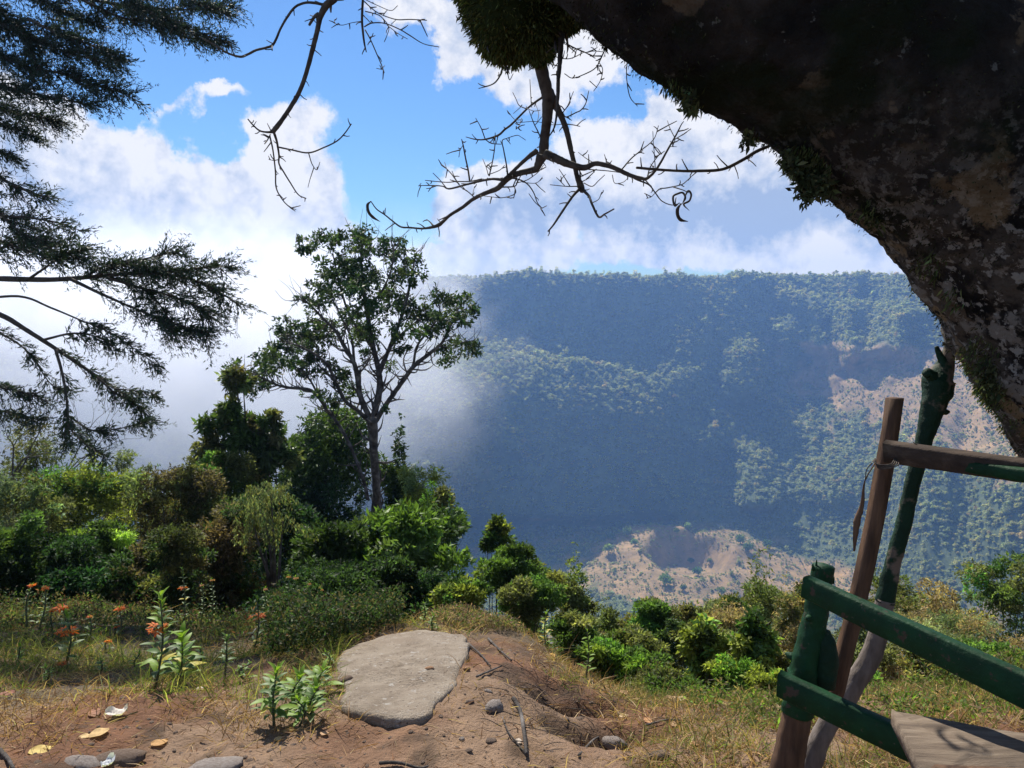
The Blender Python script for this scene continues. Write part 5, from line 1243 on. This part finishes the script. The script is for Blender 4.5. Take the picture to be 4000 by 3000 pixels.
# curled yellow leaf, crumpled paper, fallen leaves
def fallen(X, Y, wpx, colr, label, cat='leaf', rz=0, name='fallen_leaf', hgt=.13, grp='fallen leaves and scraps', seed=0):
    p_ = gp(X, Y); L_ = S(wpx, p_[1]); n1_, n2_ = 9, 7; r0 = random.Random(seed+int(X))
    V = []
    ph = r0.random()*6
    for i_ in range(n1_):
        for j_ in range(n2_):
            t_ = i_/(n1_-1); s_ = (j_/(n2_-1)-.5)*2; wd = .38*math.sin(math.pi*min(1, .08+t_*.9))**.7
            V.append([(t_-.5)*L_, s_*wd*L_, L_*hgt*(.55*abs(s_)**1.5*math.sin(3*t_+ph)**2+.45*math.sin(t_*4+ph+s_*2)**2)+.006])
    V = np.array(V); c_, s__ = math.cos(rz), math.sin(rz)
    V = np.c_[V[:, 0]*c_-V[:, 1]*s__, V[:, 0]*s__+V[:, 1]*c_, V[:, 2]]+p_
    i_ = np.arange(n1_*n2_).reshape(n1_, n2_); b = B()
    cc = np.tile(np.asarray(colr, float), (len(V), 1))*np.exp(np.random.default_rng(seed).normal(0, .12, (len(V), 1)))
    b.add(V, np.stack([i_[:-1, :-1], i_[1:, :-1], i_[1:, 1:], i_[:-1, 1:]], -1).reshape(-1, 4), None, cc)
    o = b.build(name, M_LITTER, None, smooth=True); o['label'] = label; o['category'] = cat; o['group'] = grp
fallen(90, 1625, 52, (.55, .42, .14), 'curled yellow fallen leaf at the lower left', rz=.3)
fallen(252, 1548, 46, (.62, .58, .52), 'crumpled white scrap among leaf litter', 'scrap', .4, 'paper_scrap', .5)
fallen(235, 1655, 34, (.55, .57, .60), 'crumpled silvery wrapper at the bottom left', 'wrapper', 1.2, 'foil_scrap', .6)
fallen(215, 1592, 44, (.52, .36, .16), 'tan dry leaf above the buried grey rock', rz=.9)
fallen(183, 1595, 26, (.58, .42, .2), 'smaller tan leaf left of the larger tan leaf', rz=.2)
fallen(205, 1545, 36, (.30, .15, .09), 'rust brown curled leaf beside the white scrap', rz=2.1)
fallen(345, 1610, 36, (.45, .26, .10), 'orange brown leaf in the straw left of centre', rz=.5)
fallen(275, 1640, 40, (.42, .24, .12), 'tan curled leaf beside the silvery wrapper', rz=1.8)
fallen(15, 1502, 34, (.30, .14, .10), 'reddish curled leaf at the left edge', rz=.3)
fallen(355, 1470, 42, (.60, .42, .07), 'bright yellow drooped leaf under the tall flowering plant', rz=2.4)
fallen(432, 1492, 22, (.55, .5, .42), 'pale leaf by the dark stemmed weed', rz=.2)
for k_, (X_, Y_, c_, lab) in enumerate([(1452,1500,(.50,.34,.18),'largest tan leaf in the right litter patch'),(1475,1482,(.52,.42,.26),'pale tan leaf right of the largest one'),(1422,1500,(.55,.5,.44),'whitish scrap left of the largest tan leaf'),
    (1345,1500,(.5,.3,.16),'tan leaf on the dry slope right of the hollow'),(1400,1560,(.48,.26,.12),'orange leaf in the lower right litter'),(1350,1550,(.5,.36,.2),'dry leaf left of the orange leaf'),(1455,1570,(.46,.3,.16),'dull leaf by the reddish twig'),
    (1500,1610,(.45,.25,.12),'brown leaf near the foot of the railing post'),(1190,1420,(.55,.32,.08),'golden leaf on the dry bank above the hollow'),(1570,1525,(.5,.32,.18),'leaf below the yellow green bush'),(1640,1560,(.5,.28,.15),'leaf just left of the post foot'),
    (1120,1605,(.5,.42,.34),'pale flake on bare earth near the bent stick'),(700,1590,(.45,.28,.15),'dry leaf left of the slab foot'),(600,1600,(.5,.34,.16),'dry leaf below the green plant')]):
    fallen(X_, Y_, [34,24,22,26,24,26,20,22,24,22,22,20,20,20][k_], c_, lab, rz=k_*1.3, seed=k_)

# ------------------------------------------------------------------ herbs with orange flowers
def leaf_blade(L_, w, seed, colr):
    b = B(); n_ = 7; V = []
    for i_ in range(n_):
        t_ = i_/(n_-1); wd = w*L_*math.sin(math.pi*min(.97, .05+t_*.93))**.8
        z_ = L_*(.22*t_-.42*t_*t_); V += [(t_*L_, -wd, z_+wd*.25), (t_*L_, 0, z_), (t_*L_, wd, z_+wd*.25)]
    i_ = np.arange(n_*3).reshape(n_, 3)
    b.add(V, np.stack([i_[:-1, :-1], i_[1:, :-1], i_[1:, 1:], i_[:-1, 1:]], -1).reshape(-1, 4), None, colr)
    me = b.mesh('leaf', (0, 0, 0), True); me.materials.append(M_GLOSS); return me
LM = {k_: leaf_blade(1.0, .165, 0, c_) for k_, c_ in dict(fresh=(.16, .26, .03), mid=(.07, .13, .03), dark=(.04, .08, .025), yel=(.42, .36, .05), pale=(.12, .18, .06), spent=(.45, .28, .10)).items()}
def petal_head():
    b = B()
    for k_ in range(16):
        a_ = k_*2.4; d_ = unit(np.array([[math.cos(a_), math.sin(a_), .15-.25*(k_ % 3)]])); leaves(b, d_*.1, d_, 1.0*(.7+.3*(k_ % 2)), .38, np.array([[0, 0, 1.]]), (.62, .13, .03) if k_ % 3 else (.62, .22, .05), .05)
    me = b.mesh('flower'); me.materials.append(M_PETAL); return me
FM = petal_head()
def faded(): 
    me = FM.copy(); me.color_attributes['col'].data.foreach_set('color', np.tile(np.array([.42, .22, .10, 1], np.float32), len(me.vertices))); return me
FMF = faded()
def herb(label, X, Yb, Yt, leafpx, n, kinds, flower=None, lean=0, name='flowering_herb', grp='herbs with orange flowers', tuft=True, spread=1.0, d=None, fl_px=34, bottom=.12):
    p0 = gp(X, Yb)
    if d: p0 = P(X, Yb, d); 
    top = P(X+lean, Yt, p0[1]); root = thing(name, label, 'plant', p0, grp)
    r0 = random.Random(int(X*7+Yt)); ax = top-p0; L_ = S(leafpx, p0[1]); rl = np.array(p0)
    b = B(); mid = p0+ax*.5+np.array([r0.gauss(0, .02), 0, 0]); tube(b, [p0-np.array([0, 0, .03]), mid, p0+ax*.97], [.0065, .005, .003], 6, (1, 1, 1), .05, 5)
    b.build('stem', M_STEM, root, smooth=True)
    n = int(n*1.35)
    for k_ in range(n):
        t_ = bottom+(1-bottom)*(k_/(n-1))**.85
        pos = p0*(1-t_)**2+2*mid*t_*(1-t_)+(p0+ax)*t_*t_ if False else (p0+(mid-p0)*t_*2 if t_ < .5 else mid+(p0+ax-mid)*(t_-.5)*2)
        a_ = k_*2.4+r0.uniform(-.3, .3); sz = L_*(1.05-.55*t_)*r0.uniform(.75, 1.2)*spread
        kd = kinds[k_ % len(kinds)] if not (tuft and t_ > .86) else 'fresh'
        pit = -.35+r0.uniform(-.35, .25) if t_ < .86 else -.95+r0.uniform(-.2, .2)
        if r0.random() < .10 and t_ < .5: kd = 'yel'
        linkmesh('leaf', LM[kd], root, pos-rl, (r0.uniform(-.3, .3), pit, a_), sz)
    if flower:
        me = FMF if flower == 'faded' else FM; t_ = .66 if (tuft and flower != 'top' and flower != 'faded') else .97
        pos = p0+ax*t_; k2 = 5 if t_ < .9 else 3
        for k_ in range(k2):
            a_ = k_*6.28/k2; r_ = S(fl_px*.42, p0[1]) if t_ < .9 else S(fl_px*.16, p0[1])
            linkmesh('flower', me, root, pos-rl+np.array([math.cos(a_)*r_, math.sin(a_)*r_, r0.uniform(-.2, .2)*r_]), (r0.uniform(-.5, .5), r0.uniform(-.5, .5), a_), S(fl_px*.40, p0[1])*r0.uniform(.5, 1.1))
herb('tallest front herb with a ring of orange flowers under a fresh green tip', 333, 1488, 1286, 52, 30, ['mid', 'fresh', 'dark'], 'ring', 14, fl_px=40)
herb('leafy yellow green herb without flowers right beside the tallest one', 385, 1476, 1374, 60, 22, ['fresh', 'fresh', 'mid'], None, 8, grp='leafy herbs')
herb('bushy orange flowering herb near the left, in front of the twin stems', 140, 1432, 1328, 36, 18, ['mid', 'pale'], 'ring', 4, fl_px=38)
herb('left of two tall stems topped with orange flowers by the dark hollow', 58, 1345, 1262, 16, 26, ['pale', 'mid'], 'top', 12, d=5.0, fl_px=26, bottom=.02)
herb('right of two tall stems topped with orange flowers by the dark hollow', 84, 1350, 1268, 16, 26, ['pale', 'mid'], 'top', 14, d=4.9, fl_px=28, bottom=.02)
herb('dark herb with a bright orange bloom and green tip before the dead branch', 545, 1412, 1290, 24, 16, ['dark', 'mid'], 'ring', 10, fl_px=32)
herb('herb with one orange bloom in the middle distance left of the tallest', 256, 1380, 1312, 18, 12, ['mid', 'dark'], 'top', 2, fl_px=28)
herb('small red orange bloom on a weed left of centre of the bank', 190, 1385, 1330, 18, 12, ['mid'], 'top', 4, fl_px=22)
herb('orange bloom cluster at the back of the left bank', 135, 1360, 1310, 18, 12, ['mid', 'pale'], 'top', 0, d=5.2, fl_px=40)
herb('small orange bloom beside the back cluster', 112, 1352, 1318, 14, 8, ['mid'], 'top', 0, d=5.3, fl_px=22)
herb('tall thin herb with a faded orange ring against the dark bushes', 398, 1350, 1228, 16, 24, ['pale', 'mid'], 'ring', -4, d=6.0, fl_px=18, bottom=.02)
herb('faded orange spike, the shorter of two by the olive bush', 432, 1350, 1262, 12, 22, ['pale'], 'faded', 4, d=6.2, fl_px=14, bottom=.02)
herb('faded orange spike, the taller of two by the olive bush', 455, 1350, 1250, 12, 24, ['pale'], 'faded', 2, d=6.2, fl_px=16, bottom=.02)
herb('left of a pair of pale herbs with faded heads before the thicket', 622, 1360, 1243, 15, 24, ['pale', 'dark'], 'faded', 2, d=6.2, fl_px=16, bottom=.02)
herb('right of a pair of pale herbs with faded heads before the thicket', 638, 1360, 1246, 15, 24, ['pale', 'dark'], 'faded', 0, d=6.1, fl_px=16, bottom=.02)
herb('pale herb with a greenish head right of the pair', 665, 1365, 1258, 15, 20, ['pale', 'dark'], 'faded', 3, d=6.2, fl_px=12, bottom=.02)
herb('shorter pale herb further right before the dark thicket', 694, 1370, 1272, 13, 18, ['pale', 'dark'], 'faded', 2, d=6.3, fl_px=12, bottom=.02)
herb('low spreading pale herb at the right end of the faded row', 715, 1375, 1284, 16, 18, ['pale', 'dark'], 'faded', 3, d=6.2, fl_px=14, bottom=.02)
herb('pale herb with a small faded head beside the dead branch', 575, 1365, 1270, 15, 20, ['pale', 'mid'], 'faded', -2, d=6.0, fl_px=14, bottom=.02)
herb('single small orange bloom low before the herb bank', 617, 1408, 1372, 12, 8, ['mid'], 'top', 2, fl_px=20)
herb('low orange bloom right of the bushy herb', 232, 1405, 1385, 14, 7, ['mid'], 'top', 1, fl_px=24)
herb('low orange bloom behind the low one', 252, 1372, 1352, 12, 7, ['mid'], 'top', 1, fl_px=18)
herb('dull orange bloom low in the grass below the bushy herb', 132, 1450, 1432, 14, 7, ['mid'], 'top', 1, fl_px=28)
for X_, Yb_, Yt_, lab_ in [(40,1440,1395,'small bright weed at the left edge of the grass'),(300,1452,1412,'small weed left of the tallest front herb'),(430,1440,1400,'small weed between the tall herbs and the dark stemmed weed'),(540,1470,1432,'small weed right of the dark stemmed weed'),
    (95,1475,1440,'low weed in front of the bushy orange herb'),(700,1445,1408,'small weed at the far left corner of the slab'),(215,1460,1425,'small weed in the grass below the small blooms')]:
    herb(lab_, X_, Yb_, Yt_, 22, 12, ['fresh', 'mid'], None, 3, grp='leafy herbs', name='weed')
herb('dark stemmed leafy weed right of centre of the left bank', 482, 1475, 1375, 26, 24, ['mid', 'pale', 'dark'], None, 8, tuft=False, grp='leafy herbs', name='weed', bottom=.4)
herb('bright green leafy plant in front of the slab, tallest of its clump', 592, 1568, 1448, 56, 30, ['fresh', 'pale', 'mid'], None, 6, grp='leafy herbs', name='leafy_herb')
herb('bright green plant behind the tallest of the clump by the slab', 645, 1530, 1462, 56, 20, ['fresh', 'pale'], None, 6, grp='leafy herbs', name='leafy_herb')
herb('bright green rosette against the left edge of the slab', 690, 1495, 1448, 56, 16, ['fresh', 'pale'], None, 8, grp='leafy herbs', name='leafy_herb')
herb('lower right green plant of the clump by the slab', 680, 1562, 1488, 52, 22, ['fresh', 'mid', 'pale'], None, 4, grp='leafy herbs', name='leafy_herb')
herb('lowest green plant of the clump near the straw', 640, 1568, 1510, 36, 18, ['fresh', 'mid'], None, 2, grp='leafy herbs', name='leafy_herb')
herb('light green upright weed on the mound crest', 912, 1348, 1302, 14, 18, ['fresh'], None, 2, grp='leafy herbs', name='weed')
herb('low bright weed on the mound crest right of the upright one', 935, 1362, 1328, 18, 14, ['fresh', 'pale'], None, 3, grp='leafy herbs', name='weed')
herb('yellow green weed on the right shoulder of the mound', 1180, 1352, 1320, 22, 14, ['fresh', 'yel'], None, 2, grp='leafy herbs', name='weed')
herb('bright leafed weed among dry grass right of the mound', 1265, 1392, 1362, 24, 12, ['fresh'], None, 4, grp='leafy herbs', name='weed')

# ------------------------------------------------------------------ grass, straw, litter, undergrowth (uncountable)
def blades(name, n, region, h, w, colrs, mat, lean=.5, seed=0, flat=0.0):
    """region: function(px, py of ground point) -> probability; points drawn over the near ground"""
    got = []; tot_ = 0
    while tot_ < n:
        d = 2.0*np.exp(rng.random(200000)*math.log(14/2.0)); a_ = rng.uniform(-.85, .85, 200000)
        x_ = a_*d; z_ = ground(x_, d); qx, qy = P2(x_, d, z_)
        pr = region(qx, qy, x_, d)*np.minimum(1, (d/14)**.8*1.7)
        k_ = rng.random(len(d)) < pr; got.append(np.c_[x_, d, z_][k_]); tot_ += k_.sum()
    p_ = np.concatenate(got)[:n]
    cl_ = fbm(p_[:, 0]*7, p_[:, 1]*7, 0, 2, seed)
    dr = rdir(n); dr[:, 2] = np.abs(dr[:, 2])*(1-flat)+(.9-lean)*(1-flat)+.02; dr = unit(dr)
    hh = h*np.exp(rng.normal(0, .35, n))*(.5+cl_); ww = w*rng.uniform(.6, 1.4, n)
    side = unit(np.cross(dr, rdir(n))); bend = np.c_[dr[:, :2], np.zeros(n)]
    c0 = p_+np.array([0, 0, -.005]); m_ = c0+dr*hh[:, None]*.55; e_ = c0+dr*hh[:, None]*.95+bend*hh[:, None]*.35-np.array([0, 0, 1])*hh[:, None]*.12*lean
    V = np.stack([c0-side*ww[:, None]*.5, c0+side*ww[:, None]*.5, m_+side*ww[:, None]*.42, m_-side*ww[:, None]*.42, e_], 1).reshape(-1, 3)
    i_ = np.arange(n)[:, None]*5
    ci = rng.integers(0, len(colrs), n); cc = np.asarray(colrs)[ci]*np.exp(rng.normal(0, .28, (n, 1)))
    b = B(); b.add(V, i_+np.array([[0, 1, 2, 3]]), i_+np.array([[3, 2, 4]]), np.repeat(np.clip(cc, 0, .7), 5, 0))
    o = b.build(name, mat); o['kind'] = 'stuff'; return o
def inp(qx, qy, poly):
    x0, y0 = np.array(poly).T; ins = np.zeros(qx.shape, bool); j_ = len(poly)-1
    for i_ in range(len(poly)):
        c_ = ((y0[i_] > qy) != (y0[j_] > qy)) & (qx < (x0[j_]-x0[i_])*(qy-y0[i_])/(y0[j_]-y0[i_]+1e-9)+x0[i_]); ins ^= c_; j_ = i_
    return ins
SL = [(x, y) for x, y in outl]
PATH = [(1000,1385),(1100,1395),(1180,1460),(1260,1520),(1330,1600),(1420,1800),(600,1800),(640,1620),(760,1575),(930,1560),(1010,1450)]
def r_left(qx, qy, x_, d): return (qx < 760)*(~inp(qx, qy, SL))*sstep(qy, 1600, 1480)
def r_straw(qx, qy, x_, d):
    n_ = fbm(x_*3, d*3, 0, 3, 200)
    e_ = (~inp(qx, qy, SL))*(1-.93*inp(qx, qy, PATH))
    return e_*np.where(qx < 760, sstep(qy, 1640, 1560)*sstep(n_, .35, .5)+.04, 1)*(qy < 1900)*np.where(qx > 760, sstep(n_, .25, .45), 1)
blades('dry_grass', 62000, r_straw, .075, .0034, [(.32,.20,.10),(.24,.14,.07),(.42,.30,.16),(.16,.09,.05)], M_DRY, .75, 1)
blades('green_grass', 30000, lambda qx, qy, x_, d: r_left(qx, qy, x_, d)*sstep(fbm(x_*2.2, d*2.2, 0, 3, 201), .38, .55)*sstep(qy, 1560, 1440), .10, .0036, [(.11,.15,.03),(.17,.19,.05),(.07,.10,.025),(.22,.20,.07)], M_LEAF, .55, 2)
blades('slope_grass', 34000, lambda qx, qy, x_, d: ((qx > 1180)*(qy > 1380)+(qx > 860)*(qx < 1300)*(qy < 1375))*(~inp(qx, qy, SL))*(1-inp(qx, qy, PATH))*sstep(fbm(x_*2.2, d*2.2, 0, 3, 202), .36, .55), .07, .0034, [(.10,.13,.03),(.15,.16,.045),(.06,.085,.025),(.24,.18,.08)], M_LEAF, .6, 3)
blades('straw_litter', 40000, lambda qx, qy, x_, d: (~inp(qx, qy, SL))*(qy > 1380)*np.where(inp(qx, qy, PATH), .6, 1)*sstep(fbm(x_*4, d*4, 0, 3, 203), .3, .5), .05, .0032, [(.34,.22,.12),(.24,.12,.06),(.44,.33,.2),(.12,.06,.035)], M_DRY, 1.0, 4, .93)
# herb bank in front of the thicket
def herb_bank(name, n, poly, leaf, h, colrs, seed):
    got = []; t_ = 0
    while t_ < n:
        d = 3.2*np.exp(rng.random(200000)*math.log(12/3.2)); x_ = rng.uniform(-.8, .8, 200000)*d; z_ = ground(x_, d); qx, qy = P2(x_, d, z_)
        k_ = inp(qx, qy, poly)*(rng.random(len(d)) < sstep(fbm(x_*2, d*2, 0, 3, seed), .3, .5)); got.append(np.c_[x_, d, z_][k_]); t_ += k_.sum()
    p_ = np.concatenate(got)[:n]; hh = h*(.12+2.2*np.clip(fbm(p_[:, 0]*2.6, p_[:, 1]*2.6, 0, 4, seed+4)-.25, 0, 1)**1.3)
    c = p_+np.c_[np.zeros(n), np.zeros(n), hh*rng.random(n)**.7]+rng.normal(0, .02, (n, 3))
    dd = unit(rdir(n)+np.array([0, 0, .35])); ci = rng.integers(0, len(colrs), n)
    b = B(); leaves(b, c, dd, leaf*rng.uniform(.5, 1.3, n), .32, None, np.clip(np.asarray(colrs)[ci]*np.exp(rng.normal(0, .35, (n, 1))), 0, .6), .1)
    o = b.build(name, M_LEAF); o['kind'] = 'stuff'
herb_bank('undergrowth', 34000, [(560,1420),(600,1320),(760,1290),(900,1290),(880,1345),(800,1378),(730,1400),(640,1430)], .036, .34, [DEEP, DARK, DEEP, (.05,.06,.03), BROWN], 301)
herb_bank('undergrowth', 22000, [(-200,1420),(-200,1290),(600,1290),(600,1360),(520,1400),(300,1380)], .035, .26, [DARK, BROWN, OLIVE, MID, (.10,.05,.035)], 302)
herb_bank('undergrowth', 46000, [(1120,1330),(1240,1290),(2400,1330),(2400,1480),(1900,1480),(1500,1500),(1330,1470),(1240,1400)], .032, .30, [OLIVE, MID, GREYG, DRY, FRESH], 303)
herb_bank('undergrowth', 20000, [(1480,1520),(1700,1480),(2400,1470),(2400,1800),(1800,1700),(1560,1640)], .03, .12, [OLIVE, MID, FRESH, DRY], 304)
herb_bank('undergrowth', 12000, [(880,1330),(960,1290),(1180,1290),(1240,1340),(1180,1370),(1000,1360)], .022, .10, [DRY, (.16,.10,.08), OLIVE, MID, (.2,.13,.11)], 305)
# gravel
n = 7000; d = 2.0*np.exp(rng.random(n)*math.log(3.0)); x_ = rng.uniform(-.75, .75, n)*d
gm = bpy.data.collections.new('pebble_kinds')
for k_, me in enumerate(SM[:3]): gm.objects.link(bpy.data.objects.new('pebble', me))
s = np.exp(rng.normal(0, .6, n))*.0042
gr = gn_scatter('gravel', np.c_[x_, d, ground(x_, d)], np.stack([s, s*.8, s*.6], -1), rng.uniform(0, 6, n), np.ones((n, 3)), gm, 3); gr['kind'] = 'stuff'
